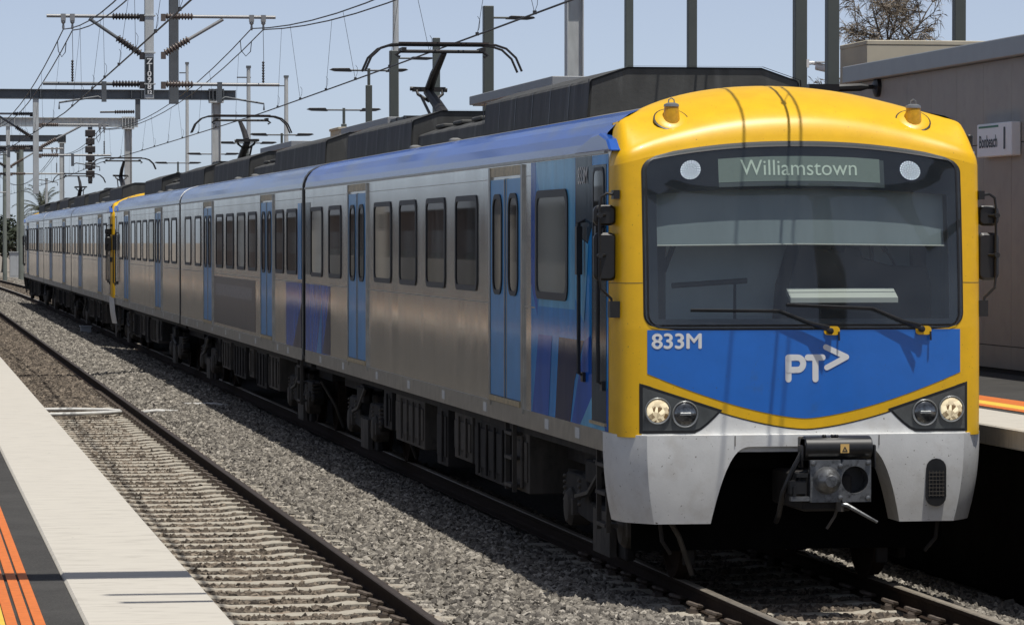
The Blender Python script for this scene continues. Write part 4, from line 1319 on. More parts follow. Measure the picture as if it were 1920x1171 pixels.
    part('chose', 'air_hose', chose, M['black'], co, smooth=True)
    def lever(mb): mb.tube([(CX + 0.01, CY + 0.03, 0.72), (CX + 0.05, CY, 0.71), (CX + 0.29, CY - 0.02, 0.575)], [0.02, 0.018, 0.012], 8)
    part('lever', 'uncoupling_lever', lever, M['coupler'], co, smooth=True)
    def chain(mb):
        mb.tube([(CX + 0.0, CY + 0.06, 0.72), (CX - 0.03, CY + 0.07, 0.62), (CX - 0.09, CY + 0.09, 0.52)], 0.012, 6)
        mb.box((CX - 0.03, CY + 0.01, 0.66), (CX + 0.03, CY + 0.07, 0.735))
    part('chain', 'hanging_chain', chain, M['under2'], co, smooth=True)
    def guard(mb):
        for sg in (-1, 1):
            mb.box((sg * 0.76, 0.66, 0.14), (sg * 0.86, 0.70, 0.58))
            mb.tube([(sg * 1.15, 0.2, 0.55), (sg * 1.13, 0.2, 0.38), (sg * 1.05, 0.25, 0.27)], 0.02, 6)
    part('guard', 'rail_guard', guard, M['under'], root, bev=0.01)
    # oval grille in the right of the valance
    gr = part('grille', 'horn_grille', lambda mb: mb.prism(rrect(1.065, 0.845, 0.165, 0.385, 0.08), 'y', -0.052, 0.0), M['black'], root)
    def bars(mb):
        for k in range(7): mb.box((1.0, -0.058, 0.74 + 0.03 * k), (1.13, -0.054, 0.745 + 0.03 * k))
        for k in range(5): mb.box((1.005 + 0.028 * k, -0.0585, 0.73), (1.009 + 0.028 * k, -0.0545, 0.94))
    part('bars', 'mesh_bars', bars, M['under2'], gr)
    # livery film with broken blue shapes behind the cab and at the inner end
    if first:
        X = sd * (HW + 0.003)
        shapes = [
            ('w_mid', [(0.44, 1.13), (4.15, 1.13), (4.15, 3.48), (0.44, 3.48)]),
        ]
        over = [
            ('w_pale', [(1.95, 3.48), (3.9, 3.48), (3.5, 2.9), (3.75, 2.2), (1.95, 2.2)]),
            ('w_slate', [(1.15, 3.48), (1.92, 3.48), (1.92, 2.85), (1.35, 2.75), (1.15, 2.9)]),
            ('w_deep', [(3.9, 3.48), (4.15, 3.48), (4.15, 2.4), (3.8, 2.1)]),
            ('w_deep', [(0.46, 1.15), (0.46, 1.6), (0.95, 1.35), (1.4, 1.15)]),
            ('w_navy', [(1.52, 1.95), (2.7, 1.95), (2.9, 1.2), (2.2, 1.16), (1.95, 1.6)]),
            ('w_deep', [(3.05, 1.95), (3.75, 1.95), (4.1, 1.17), (3.25, 1.17)]),
            ('w_deep', [(1.2, 2.0), (1.5, 1.95), (2.15, 1.16), (1.55, 1.16), (1.0, 1.55)]),
            ('w_pale', [(0.48, 1.16), (0.9, 1.62), (1.85, 1.16)]),
            ('w_pale', [(1.3, 2.75), (1.92, 2.85), (1.92, 2.3), (1.5, 2.1)]),
        ]
        lo = None
        mb = MB()
        mats = ['w_mid', 'w_pale', 'w_slate', 'w_deep', 'w_navy']
        for i, (m_, p) in enumerate(shapes + over):
            mb.cur = mats.index(m_)
            xx = sd * (HW + 0.0024 + 0.0004 * i)
            mb.poly([(xx, q[0], q[1]) for q in p])
        lo = obj('livery_film', mb, [M[k] for k in mats], root)
        mb = MB()
        for i, (m_, p) in enumerate((('w_deep', [(20.0, 1.26), (22.98, 1.20), (22.98, 2.17), (20.0, 2.17)]), ('w_navy', [(20.0, 2.1), (20.9, 1.26), (20.0, 1.26)]), ('w_mid', [(21.0, 1.24), (21.6, 1.24), (20.95, 2.0)]),
                                     ('w_slate', [(22.4, 3.3), (22.98, 3.3), (22.98, 2.3), (22.4, 2.3)]))):
            mb.cur = mats.index(m_)
            mb.poly([(sd * (HW + 0.0024 + 0.0005 * i), q[0], q[1]) for q in p])
        obj('livery_film', mb, [M[k] for k in mats], root)
        me = text_mesh('833M', 0.20, 1.0, 0.002, M['paper'])
        o = link('fleet_number', me, root); o.location = (-HW - 0.009, 1.56, 3.315); o.rotation_euler = (R(90), 0, R(-90))

def pantograph(root, yl, tall=True):
    # single-arm pantograph; head at z = 5.36
    def base(mb):
        for s in (-1, 1):
            mb.box((s * 0.5, -0.7, 4.36), (s * 0.56, 0.9, 4.41))
            for q in (-0.6, 0.8): mb.lathe([(0.05, 0), (0.07, 0.03), (0.05, 0.06), (0.07, 0.09), (0.05, 0.12), (0.05, 0.16)], (s * 0.53, q, 4.22), (0, 0, 1), 10)
        mb.box((-0.56, 0.2, 4.37), (0.56, 0.3, 4.42))
        mb.box((-0.56, -0.5, 4.37), (0.56, -0.42, 4.42))
    pg = part('pgbase', 'pantograph', base, M['pantograph'], root, loc=(0, yl, 0))
    def lower(mb):
        mb.tube([(0, -0.35, 4.42), (0, 0.4, 4.62), (-0.01, 1.15, 4.80)], [0.085, 0.075, 0.065], 8)
        mb.tube([(-0.16, -0.2, 4.42), (-0.12, 1.05, 4.74)], 0.02, 6)
        for s in (-1, 1):
            mb.tube([(s * 0.03, 0.9, 4.66), (s * 0.17, 1.0, 4.76), (s * 0.18, 1.1, 4.84), (s * 0.05, 1.15, 4.82)], 0.022, 6)
        mb.tube([(-0.26, 1.12, 4.84), (0.25, 1.12, 4.82)], 0.03, 8)
        mb.box((-0.22, 1.05, 4.80), (0.22, 1.2, 4.86))
    part('pglow', 'lower_arm', lower, M['pantograph'], pg, smooth=True)
    def upper(mb):
        mb.tube([(0, 1.15, 4.82), (0, 0.6, 5.02), (0.03, -0.1, 5.27)], [0.062, 0.058, 0.04], 8)
    part('pgup', 'upper_arm', upper, M['pantograph'], pg, smooth=True)
    def head(mb):
        for q in (-0.28, 0.08):
            mb.tube([(-1.05, q, 5.02), (-0.97, q, 5.20), (-0.84, q, 5.32), (-0.7, q, 5.365), (-0.55, q, 5.375), (0.55, q, 5.375), (0.7, q, 5.365), (0.84, q, 5.32), (0.97, q, 5.20), (1.05, q, 5.02)], 0.016, 6)
        for s in (-1, 1):
            mb.box((s * 0.50, -0.30, 5.28), (s * 0.56, 0.10, 5.33))
            mb.tube([(s * 0.53, -0.1, 5.30), (s * 0.62, -0.1, 5.235), (s * 0.56, -0.1, 5.21)], 0.02, 6)
        mb.tube([(-0.55, -0.1, 5.285), (0.55, -0.1, 5.285)], 0.024, 7)
    part('pghead', 'collector_head', head, M['pantograph'], pg, smooth=True)
    def strip(mb):
        for q in (-0.28, 0.08): mb.box((-0.6, q - 0.028, 5.378), (0.6, q + 0.028, 5.40))
    part('pgstrip', 'carbon_strip', strip, M['carbon'], pg)
    return pg

Y0 = 29.05
GAP = 1.3            # coupled noses of the two three-car sets
cars = [
    build_car(True, Y0, False, 'leading silver carriage with yellow cab, blue front and Williamstown on its display', first=True),
    build_car(False, Y0 + CAR, False, 'silver carriage right behind the leading one, faded brown advert panel below its windows', trailer_ad=True),
    build_car(True, Y0 + 2 * CAR, True, 'third silver carriage, its hidden rear cab facing the second yellow cab'),
    build_car(True, Y0 + 3 * CAR + GAP, False, 'silver carriage whose narrow yellow cab edge shows halfway along the train'),
    build_car(False, Y0 + 4 * CAR + GAP, False, 'silver carriage next to last in the train, between two dark gaps'),
    build_car(True, Y0 + 5 * CAR + GAP, True, 'rearmost silver carriage at the far left end of the train'),
]
pantograph(cars[0], 20.3)
pantograph(cars[2], 20.3)
pantograph(cars[3], 20.3)
pantograph(cars[5], 20.3)

# ------------------------------------------------------------------ overhead line
SUPPORTS = [16.0, 79.2, 131.0, 171.5, 241.0, 300.0]
def span_pts(xs_, zs, sag, step=4.0):
    pts = []
    for (ya, xa, za), (yb, xb, zb) in zip(zip(SUPPORTS, xs_, zs), list(zip(SUPPORTS, xs_, zs))[1:]):
        n = max(4, int((yb - ya) / step))
        for i in range(n):
            k = i / n
            y_ = ya + (yb - ya) * k
            pts.append((xa + (xb - xa) * k, y_, za + (zb - za) * k - 4 * sag * ((yb - ya) / 63.0) ** 2 * k * (1 - k)))
    pts.append((xs_[-1], SUPPORTS[-1], zs[-1]))
    return pts
def at_y(pts, y_):
    for a_, b_ in zip(pts, pts[1:]):
        if a_[1] <= y_ <= b_[1]:
            k = (y_ - a_[1]) / (b_[1] - a_[1])
            return tuple(p + (q - p) * k for p, q in zip(a_, b_))
    return pts[-1]
def catenary(name, label, mx1, mx2, mz, cx_, cz, sag):
    root = thing(name, label, 'overhead wire', (0, 0, 0))
    m1 = span_pts(mx1, mz, sag); m2 = span_pts(mx2, [z - 0.02 for z in mz], sag * 0.97)
    c1 = span_pts(cx_, cz, 0.03)
    for nm, p, r in (('messenger_wire', m1, 0.012), ('messenger_wire', m2, 0.012), ('contact_wire', c1, 0.0125)):
        mb = MB(); mb.tube(p, r, 6); obj(nm, mb, M['wire'], root, smooth='full')
    y_ = 20.0
    k = 0
    while y_ < 235:
        if not any(abs(y_ - s) < 2.0 for s in SUPPORTS):
            a_, b_ = at_y(m1 if k % 2 else m2, y_), at_y(c1, y_)
            mb = MB()
            mb.tube([a_, ((a_[0] + b_[0]) / 2, y_, (a_[2] + b_[2]) / 2), b_], 0.0042, 4)
            mb.tube([(b_[0], y_, b_[2] + 0.02), (b_[0] + 0.03, y_, b_[2] + 0.10), (b_[0] + 0.035, y_, b_[2] + 0.19), (b_[0] + 0.005, y_, b_[2] + 0.24)], 0.0042, 4)
            mb.box((b_[0] - 0.02, y_ - 0.02, b_[2] - 0.01), (b_[0] + 0.02, y_ + 0.02, b_[2] + 0.035))
            obj('dropper', mb, M['wire'], root)
        y_ += 4.6
        k += 1
    # looped jumper between the two messengers beyond each mast
    for s in (81.6, 133.5):
        a_, b_ = at_y(m1, s), at_y(m2, s)
        mb = MB()
        mb.tube([a_, (a_[0] + 0.02, s, a_[2] - 0.22), ((a_[0] + b_[0]) / 2, s, a_[2] - 0.34), (b_[0] - 0.02, s, b_[2] - 0.22), b_], 0.010, 5)
        obj('jumper_loop', mb, M['wire'], root, smooth='full')
    return root
catenary('overhead_wire', 'overhead wires above the train roof touching its pantographs',
         [6.88, 7.44, 7.00, 7.10, 6.4, 5.2], [7.40, 7.69, 7.15, 7.2, 6.5, 5.3], [7.25, 7.25, 6.62, 6.7, 6.9, 7.0],
         [7.15, 7.62, 7.02, 7.2, 6.45, 5.25], [5.45] * 6, 0.86)
catenary('overhead_wire', 'overhead wires of the empty near track at the upper left',
         [3.0, 3.47, 3.0, 3.1, 2.3, 1.2], [3.12, 3.66, 3.15, 3.2, 2.4, 1.3], [7.25, 7.2, 6.62, 6.7, 6.9, 7.0],
         [3.0, 3.5, 3.05, 3.15, 2.35, 1.25], [5.45] * 6, 0.86)

def insulator(mb, p0, p1, r=0.055, ribs=9):
    p0, p1 = Vector(p0), Vector(p1)
    L = (p1 - p0).length
    pr_ = [(r * 0.55, 0)]
    for k in range(ribs):
        h = L * (k + 0.5) / ribs
        pr_ += [(r * 0.85, h - L * 0.3 / ribs), (r * 1.45, h - L * 0.08 / ribs), (r * 1.4, h + L * 0.08 / ribs), (r * 0.85, h + L * 0.3 / ribs)]
    pr_.append((r * 0.55, L))
    mb.lathe(pr_, p0, (p1 - p0), 10)
def cantilever(root, x0, y_, ztop, zbot, xend, wires, wx2, dark=False, arm=True, diag=True, cw=None):
    """brackets on a drop mast: top tube, strut and registration tube reaching to xend"""
    sg = 1 if xend > x0 else -1
    im = M['insuldark'] if dark else M['insul']
    a_ = x0 + sg * 0.14
    def clampbox(mb, z):
        mb.box((x0 + sg * 0.10, y_ - 0.07, z - 0.10), (a_ + sg * 0.06, y_ + 0.07, z + 0.05))
    for z, xe in ((ztop, xend), (zbot, xend + sg * 0.08)):
        mb = MB(); mb.tube([(a_ + sg * 0.62, y_, z), (xe, y_, z)], 0.036, 10)
        if z == ztop:
            for q in wires:
                mb.box((q - 0.05, y_ - 0.05, z - 0.10), (q + 0.05, y_ + 0.05, z + 0.045))
                mb.lathe([(0.035, 0), (0.05, 0.05), (0.02, 0.09), (0.028, 0.16), (0.02, 0.2)], (q, y_, z - 0.08), (0, 0, -1), 8)
        obj('cantilever_tube', mb, M['galvdark'] if dark and z == zbot else M['tubealu'], root, smooth=True)
        mb = MB(); insulator(mb, (a_ + sg * 0.06, y_, z), (a_ + sg * 0.64, y_, z)); clampbox(mb, z)
        obj('insulator', mb, im, root, smooth=True)
    if diag:
        p0 = Vector((a_ + sg * 0.04, y_, ztop - 0.78)); p1 = Vector((x0 + (wires[0] - x0) * 0.70, y_, ztop - 0.05))
        d = (p1 - p0).normalized()
        mb = MB(); mb.tube([p0 + d * 0.6, p1], 0.036, 10)
        obj('strut', mb, M['tubealu'] if not dark else M['galvdark'], root, smooth=True)
        mb = MB(); insulator(mb, p0, p0 + d * 0.6, 0.062); clampbox(mb, ztop - 0.80)
        obj('insulator', mb, im, root, smooth=True)
    # hanging link with a rod insulator from messenger to the lower tube
    q = wires[-1]
    mb = MB()
    mb.tube([(q, y_ + 0.03, ztop - 0.28), (q + 0.01, y_ + 0.03, zbot + 0.50)], 0.006, 5)
    insulator(mb, (q, y_ + 0.03, zbot + 0.04), (q, y_ + 0.03, zbot + 0.5), 0.022, 8)
    obj('hanger', mb, M['insuldark'], root)
    if arm:
        bx_ = x0 + (xend - x0) * 0.28 if cw is None else cw + (-0.9 * sg)
        mb = MB()
        mb.box((bx_ - 0.05, y_ - 0.05, zbot - 0.38), (bx_ + 0.05, y_ + 0.05, zbot + 0.05))
        e = cw if cw is not None else xend
        mb.tube([(bx_, y_, zbot - 0.34), (bx_ + sg * 0.12, y_, zbot - 0.27), (e + sg * 0.04, y_, zbot - 0.40), (e + sg * 0.04, y_, zbot - 0.54)], 0.022, 8)
        obj('steady_arm', mb, M['galvdark'], root, smooth=True)

def h_post(mb, x, y, z0, z1, w=0.3, tw=0.022):
    # I-section column: flanges face across the track
    mb.box((x - w / 2, y - w / 2, z0), (x - w / 2 + tw, y + w / 2, z1))
    mb.box((x + w / 2 - tw, y - w / 2, z0), (x + w / 2, y + w / 2, z1))
    mb.box((x - w / 2 + tw, y - 0.012, z0), (x + w / 2 - tw, y + 0.012, z1))
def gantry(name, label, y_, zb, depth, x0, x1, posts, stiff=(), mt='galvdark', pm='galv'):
    root = thing(name, label, 'overhead gantry', (0, 0, 0), 0, 'overhead line gantries across the tracks')
    mb = MB()
    h = depth / 2
    mb.box((x0, y_ - 0.13, zb + h - 0.025), (x1, y_ + 0.13, zb + h))
    mb.box((x0, y_ - 0.13, zb - h), (x1, y_ + 0.13, zb - h + 0.025))
    mb.box((x0, y_ - 0.012, zb - h + 0.025), (x1, y_ + 0.012, zb + h - 0.025))
    for s in stiff:
        mb.box((s - 0.012, y_ - 0.13, zb - h), (s + 0.012, y_ + 0.13, zb + h))
    obj('beam', mb, M[mt], root)
    for px, w in posts:
        mb = MB(); h_post(mb, px, y_, -0.4, zb - h - 0.10, w)
        mb.box((px - w * 0.8, y_ - w * 0.8, zb - h - 0.10), (px + w * 0.8, y_ + w * 0.8, zb - h - 0.04))
        obj('post', mb, M[pm], root)
        mb = MB()
        for k in range(5):
            q = px - w * 0.8 + w * 1.6 * k / 4
            mb.box((q - 0.014, y_ - 0.20, zb - h - 0.04), (q + 0.014, y_ + 0.17, zb + h + 0.05))
        mb.box((px - w * 0.85, y_ + 0.05, zb - h - 0.04), (px + w * 0.85, y_ + 0.17, zb + h + 0.05))
        obj('post_head', mb, M[mt], root)
    return root
def drop(root, x, y_, z0, z1, w, m, sq=True):
    mb = MB()
    if sq: mb.box((x - w / 2, y_ - w / 2, z0), (x + w / 2, y_ + w / 2, z1))
    else: mb.tube([(x, y_, z0), (x, y_, z1)], w / 2, 12)
    return obj('drop_mast', mb, m, root, bev=0.012 if sq else 0, smooth=not sq)

# nearest gantry: out of the frame above, its beam throws the shade band over the near coping
g0 = gantry('overhead_gantry', 'nearest gantry above the view whose beam shades the near platform edge', 15.6, 7.9, 0.36, -2.6, 11.6, ((-2.2, 0.3), (11.2, 0.3)))
drop(g0, 5.15, 15.6, 5.9, 7.72, 0.12, M['galv'])
cantilever(g0, 5.15, 15.6, 7.46, 6.05, 7.7, (6.88, 7.40), None, cw=7.15)
mb = MB(); mb.box((5.06, 14.66, 7.55), (5.24, 15.47, 7.78)); obj('outrigger', mb, M['galvdark'], g0)
drop(g0, 5.15, 14.75, 5.9, 7.55, 0.14, M['galv'])
cantilever(g0, 5.15, 14.75, 7.46, 6.05, 1.45, (3.12, 3.0), None, dark=True, cw=3.0)
# gantry with the number board
gA = gantry('overhead_gantry', 'gantry with hanging masts and the black Z1098 number board', 79.2, 8.85, 0.36, -3.0, 14.9, ((-2.6, 0.3), (14.4, 0.36)))
gA_y = 79.2
drop(gA, 5.27, gA_y, 5.74, 8.75, 0.19, M['galv'])
drop(gA, 5.90, gA_y + 1.5, 5.70, 8.75, 0.20, M['galvdark'])
cantilever(gA, 5.27, gA_y, 7.48, 6.06, 3.12, (3.47, 3.66), None, dark=True, cw=3.42)
cantilever(gA, 5.42, gA_y - 0.02, 7.49, 6.06, 7.95, (7.44, 7.69), None, cw=7.66)
for z in (7.5, 6.72, 6.06):
    mb = MB(); mb.box((5.16, gA_y - 0.115, z - 0.012), (5.40, gA_y + 0.11, z + 0.012)); obj('clamp_band', mb, M['galv'], gA)
mb = MB(); mb.box((5.185, gA_y - 0.112, 5.84), (5.355, gA_y - 0.097, 6.62)); nb = obj('number_board', mb, M['signblack'], gA)
for i, ch in enumerate(('Z', '1', '0', '9', '8', '12')):
    me = text_mesh(ch, 0.165 if i < 5 else 0.105, 1.05, 0.004, M['white'])
    o = link('lettering', me, nb); o.location = (5.27, gA_y - 0.1135, 6.53 - 0.132 * i + (0.012 if i == 5 else 0)); o.rotation_euler = (R(90), 0, 0)
gB = gantry('overhead_gantry', 'gantry whose dark beam crosses the sky, pale post at its right end', 131.0, 7.82, 0.34, -4, 11.75, ((11.06, 0.31), (-3.4, 0.3)), stiff=(4.6, 4.95, 8.1, 8.45, 10.2))
drop(gB, 4.78, 131.0, 4.35, 7.66, 0.20, M['galv'])
drop(gB, 8.32, 131.0, 6.95, 7.66, 0.17, M['galvdark'])
cantilever(gB, 4.78, 131.0, 6.76, 5.70, 7.3, (7.0, 7.15), None, cw=6.95)
cantilever(gB, 4.78, 131.2, 7.14, 6.0, 2.6, (2.9, 3.1), None, dark=True, cw=2.95)
mb = MB(); mb.tube([(8.2, 130.9, 7.22), (7.0, 130.9, 7.20)], 0.035, 8); insulator(mb, (8.2, 130.9, 7.22), (7.5, 130.9, 7.21), 0.05); obj('insulator', mb, M['insuldark'], gB, smooth=True)
gC = gantry('overhead_gantry', 'farther gantry with pale grey beam and a dark stack of hanging weights', 171.5, 8.1, 0.42, -5, 10.9, ((10.45, 0.33), (-4.4, 0.3)), stiff=(4.7, 5.3, 8.3, 8.8), mt='galv')
drop(gC, 5.0, 171.5, 3.7, 7.9, 0.18, M['galv'])
drop(gC, 8.72, 171.5, 5.4, 7.9, 0.2, M['galvdark'])
mb = MB()
for k in range(6):
    w = 0.19 + 0.03 * (k % 2)
    mb.box((8.72 - w, 171.2, 5.6 + 0.37 * k), (8.72 + w, 171.8, 5.9 + 0.37 * k))
mb.tube([(8.72, 171.5, 5.3), (8.72, 171.5, 5.6)], 0.1, 8)
obj('balance_weight', mb, M['insuldark'], gC, bev=0.02)
cantilever(gC, 5.0, 171.5, 6.9, 5.75, 7.5, (7.0, 7.2), None, cw=7.2)
cantilever(gC, 5.0, 171.7, 6.9, 5.75, 2.6, (2.9, 3.1), None, dark=True, cw=3.1)
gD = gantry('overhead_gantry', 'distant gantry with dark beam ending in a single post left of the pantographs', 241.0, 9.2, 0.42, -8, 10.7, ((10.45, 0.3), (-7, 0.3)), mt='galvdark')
drop(gD, 4.6, 241.0, 4.2, 9.0, 0.2, M['galvdark'])
cantilever(gD, 4.6, 241.0, 6.9, 5.75, 7.0, (6.3, 6.5), None, cw=6.4)
cantilever(gD, 4.6, 241.2, 6.9, 5.75, 1.8, (2.3, 2.5), None, dark=True, cw=2.3)
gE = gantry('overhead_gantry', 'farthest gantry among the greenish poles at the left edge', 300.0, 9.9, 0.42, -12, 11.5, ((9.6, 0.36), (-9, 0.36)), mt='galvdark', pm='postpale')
drop(gE, 4.2, 300.0, 5.2, 9.8, 0.2, M['galvdark'])
cantilever(gE, 4.2, 300.0, 7.0, 5.75, 6.6, (5.1, 5.3), None, cw=5.2)
cantilever(gE, 4.2, 300.2, 7.0, 5.75, 0.5, (1.2, 1.4), None, dark=True, cw=1.2)
# poles at the far left
def pole(label, x, y_, h, r, m, group='tall poles beyond the end of the train'):
    root = thing('pole', label, 'pole', (x, y_, -0.4), 0, group)
    mb = MB(); mb.tube([(0, 0, 0), (0, 0, h * 0.5), (0, 0, h)], [r, r * 0.9, r * 0.75], 12); obj('shaft', mb, m, root, smooth=True)
    mb = MB(); mb.box((-r * 0.9, -r * 0.9, h * 0.99), (r * 0.9, r * 0.9, h)); mb.box((-0.5, -0.03, h * 0.95), (0.1, 0.03, h * 0.955)); obj('crossarm', mb, M['galvdark'], root)
    return root
pole('pale green pole nearest the left edge of the picture', 7.4, 262, 9.2, 0.16, M['postpale'])
pole('greenish pole with a crown at its top', 9.3, 285, 10.2, 0.24, M['postpale'])
pole('thin grey pole right of the two greenish ones', 10.6, 270, 7.5, 0.12, M['galv'])
pole('thin pale pole behind the dark weight stack', 18.4, 240, 14.5, 0.13, M['galv'])
pole('thin pale pole behind the second pantograph', 22.2, 215, 12.6, 0.15, M['galv'])
pole('tall pale pole rising out of the picture left of the nearest pantograph', 20.6, 155, 14.5, 0.16, M['galv'])
pole('tall thin pole beside the double lamps', 14.9, 160, 10.6, 0.11, M['galv'])

# ------------------------------------------------------------------ station furniture on the far platform
def rail_post(label, x, y_, ztop, w, lamp=0):
    root = thing('platform_post', label, 'post', (x, y_, ZP - 0.01), 0, 'grey green posts behind the far platform')
    mb = MB(); mb.box((-w / 2, -w / 2, 0), (w / 2, w / 2, ztop - ZP)); obj('shaft', mb, M['postgreen'], root, bev=0.012)
    mb = MB(); mb.box((-w, -w, 0), (w, w, 0.03)); obj('base_plate', mb, M['galv'], root)
    if lamp:
        mb = MB(); mb.tube([(0, 0, lamp - ZP), (0.45, 0, lamp - ZP)], 0.025, 8); obj('arm', mb, M['postgreen'], root)
        mb = MB(); mb.prism([(0.40, lamp - ZP - 0.03), (0.50, lamp - ZP + 0.045), (1.0, lamp - ZP + 0.03), (1.05, lamp - ZP - 0.01), (0.9, lamp - ZP - 0.04)], 'y', -0.13, 0.13); obj('lamp_head', mb, M['black'], root, bev=0.01)
    return root
PX = 13.0
rail_post('dark post standing alone above the building roof at the right', 16.5, 56.9, 8.3, 0.18)
p1560 = rail_post('dark post just left of the taupe building, right one of the pair', PX, 51.2, 7.9, 0.173)
p1500 = rail_post('dark post carrying the white security camera', PX, 53.1, 7.9, 0.18)
rail_post('dark post above the middle of the leading roof housing', PX, 60.6, 7.9, 0.15)
rail_post('dark post right of the pale steel column', PX, 66.0, 7.9, 0.144)
rail_post('grey green post with short lamp arm behind the first pantograph', PX, 82.2, 7.98, 0.225, lamp=7.72)
rail_post('slim post right behind the first pantograph arm', PX, 90.3, 7.7, 0.17)
rail_post('grey green post left of the first pantograph arm with lamp arm', PX, 98.2, 7.78, 0.226, lamp=7.58)
def light_pole(label, y_, z, x=PX, w=0.15):
    root = thing('lamp_post', label, 'lamp post', (x, y_, ZP - 0.01), 0, 'double headed lamps along the far platform')
    h = z - ZP
    mb = MB(); mb.box((-w / 2, -w / 2, 0), (w / 2, w / 2, h - 0.42)); mb.tube([(0, 0, h - 0.42), (0, 0, h + 0.05)], 0.045, 8); obj('shaft', mb, M['postgreen'], root, bev=0.01)
    mb = MB(); mb.tube([(-0.62, 0, h - 0.01), (0.62, 0, h - 0.01)], 0.028, 8); obj('arm', mb, M['galvdark'], root)
    for s in (-1, 1):
        mb = MB(); mb.prism([(s * 0.48, h - 0.05), (s * 0.56, h + 0.05), (s * 1.02, h + 0.045), (s * 1.10, h + 0.005), (s * 0.95, h - 0.04)], 'y', -0.15, 0.15); obj('lamp_head', mb, M['black'], root, bev=0.01)
    return root
light_pole('nearest double headed lamp on a slim pale post left of the first pantograph', 103.5, 7.5, w=0.17)
light_pole('low double headed lamp above the cream block', 109.4, 6.6)
light_pole('double headed lamp at the right end of the third canopy', 127.4, 6.36)
light_pole('double headed lamp behind the second pantograph arm', 140.0, 6.4)
light_pole('double headed lamp crossing the pale gantry post', 155.5, 6.33)
light_pole('farthest double headed lamp above the train roof', 175.2, 6.35)

def canopy(label, y0, y1):
    root = thing('platform_canopy', label, 'canopy', (11.0, y0, ZP), 0, 'flat canopies along the far platform')
    L = y1 - y0
    zt = 5.56 - ZP
    mb = MB(); mb.box((0, 0, zt - 0.17), (4.2, L, zt)); obj('roof_slab', mb, M['canopy'], root, bev=0.01)
    mb = MB(); mb.box((0.06, 0.06, zt - 0.19), (4.14, L - 0.06, zt - 0.172)); obj('soffit', mb, M['canopyunder'], root)
    mb = MB(); mb.box((1.6, 0.5, 0), (1.72, L - 0.4, zt - 0.19)); obj('back_wall', mb, M['wallpanel'], root)
    for q in (0.6, L / 2, L - 0.6):
        mb = MB(); mb.box((1.35, q - 0.06, 0), (1.47, q + 0.06, zt - 0.19)); obj('column', mb, M['postgreen'], root)
    mb = MB(); mb.tube([(2.0, 0.4, zt), (2.0, 0.4, zt + 0.1)], 0.03, 6); obj('roof_vent', mb, M['galvdark'], root)
    return root
canopy('nearest flat grey canopy edge above the leading carriage roof', 62.6, 71.9)
canopy('middle flat grey canopy beside the cream block', 84.2, 93.2)
canopy('farthest flat grey canopy by the double lamps', 105.2, 114.3)
cb = MB(); cb.box((0, 0, 0), (0.45, 2.0, 4.40)); cb.box((-0.03, -0.03, 4.40), (0.48, 2.03, 4.47))
o = tag(obj('lift_tower', cb, M['cream'], loc=(11.40, 97.0, ZP - 0.01), bev=0.01), 'small cream block poking up behind the middle canopy', 'tower')

# the taupe building at the right
BX = 12.56
bl = thing('station_building', 'taupe panelled station building at the right edge', 'building', (BX, 36.0, ZP - 0.006))
y_end = 48.3 - 36.0
mb = MB(); mb.box((0.05, 0, 0), (4.6, y_end - 0.02, 3.6)); obj('core', mb, M['joint'], bl)
joints = [41.16 - 36 + 1.12 * k for k in range(-5, 8)]
joints = [j for j in joints if 0.05 < j < y_end - 0.1]
edges_ = [0.0] + joints + [y_end]
for a_, b_ in zip(edges_, edges_[1:]):
    for z0, z1 in ((0.06, 0.315), (0.325, 2.645), (2.655, 3.61)):
        mb = MB(); mb.box((0.0, a_ + 0.004, z0), (0.045, b_ - 0.004, z1)); obj('panel', mb, M['wallpanel'], bl)
mb = MB(); mb.box((0.0, y_end - 0.02, 0.06), (4.6, y_end + 0.02, 3.6)); obj('end_wall', mb, M['wallpanel'], bl)
mb = MB(); mb.box((-0.12, -0.1, 3.615), (4.8, y_end + 0.14, 3.84)); obj('fascia', mb, M['fascia'], bl, bev=0.012)
mb = MB(); mb.box((0.02, 0, 0.0), (0.06, y_end, 0.055)); obj('skirting', mb, M['joint'], bl)
# bracket arm from the wall
ba = thing('wall_bracket', 'black arm with round flange on the taupe wall above the cab roof', 'bracket', (BX, 47.0, 4.76))
mb = MB(); mb.lathe([(0.13, 0), (0.13, 0.05), (0.06, 0.08)], (0, 0, 0), (-1, 0, 0), 16); obj('flange', mb, M['black'], ba, smooth=True)
mb = MB(); mb.tube([(-0.05, 0, 0), (-0.16, 0, 0), (-0.25, 0, -0.005), (-0.62, 0, -0.02)], [0.03, 0.03, 0.055, 0.05], 8); mb.box((-0.95, -0.09, -0.10), (-0.55, 0.09, 0.03)); obj('arm', mb, M['black'], ba, smooth=True)
# platform sign
sg_ = thing('platform_sign', 'white sign reading Bonbeach 1 with a green bar on the taupe wall', 'sign', (BX - 0.12, 40.78, 3.74))
mb = MB(); mb.box((0, 0, 0), (0.115, 1.36, 0.385)); obj('panel', mb, mat('sign_white', (0.88, 0.88, 0.87), 0.4, var=0.02), sg_, bev=0.01)
mb = MB(); mb.box((-0.004, 0.50, 0.335), (-0.001, 1.28, 0.358)); obj('green_bar', mb, M['signgreen'], sg_)
me = text_mesh('Bonbeach', 0.20, 0.93, 0.003, M['signblack']); o = link('lettering', me, sg_); o.location = (-0.004, 0.90, 0.17); o.rotation_euler = (R(90), 0, R(-90))
me = text_mesh('1', 0.34, 1.25, 0.010, M['signblack']); o = link('lettering', me, sg_); o.location = (-0.004, 0.26, 0.19); o.rotation_euler = (R(90), 0, R(-90))
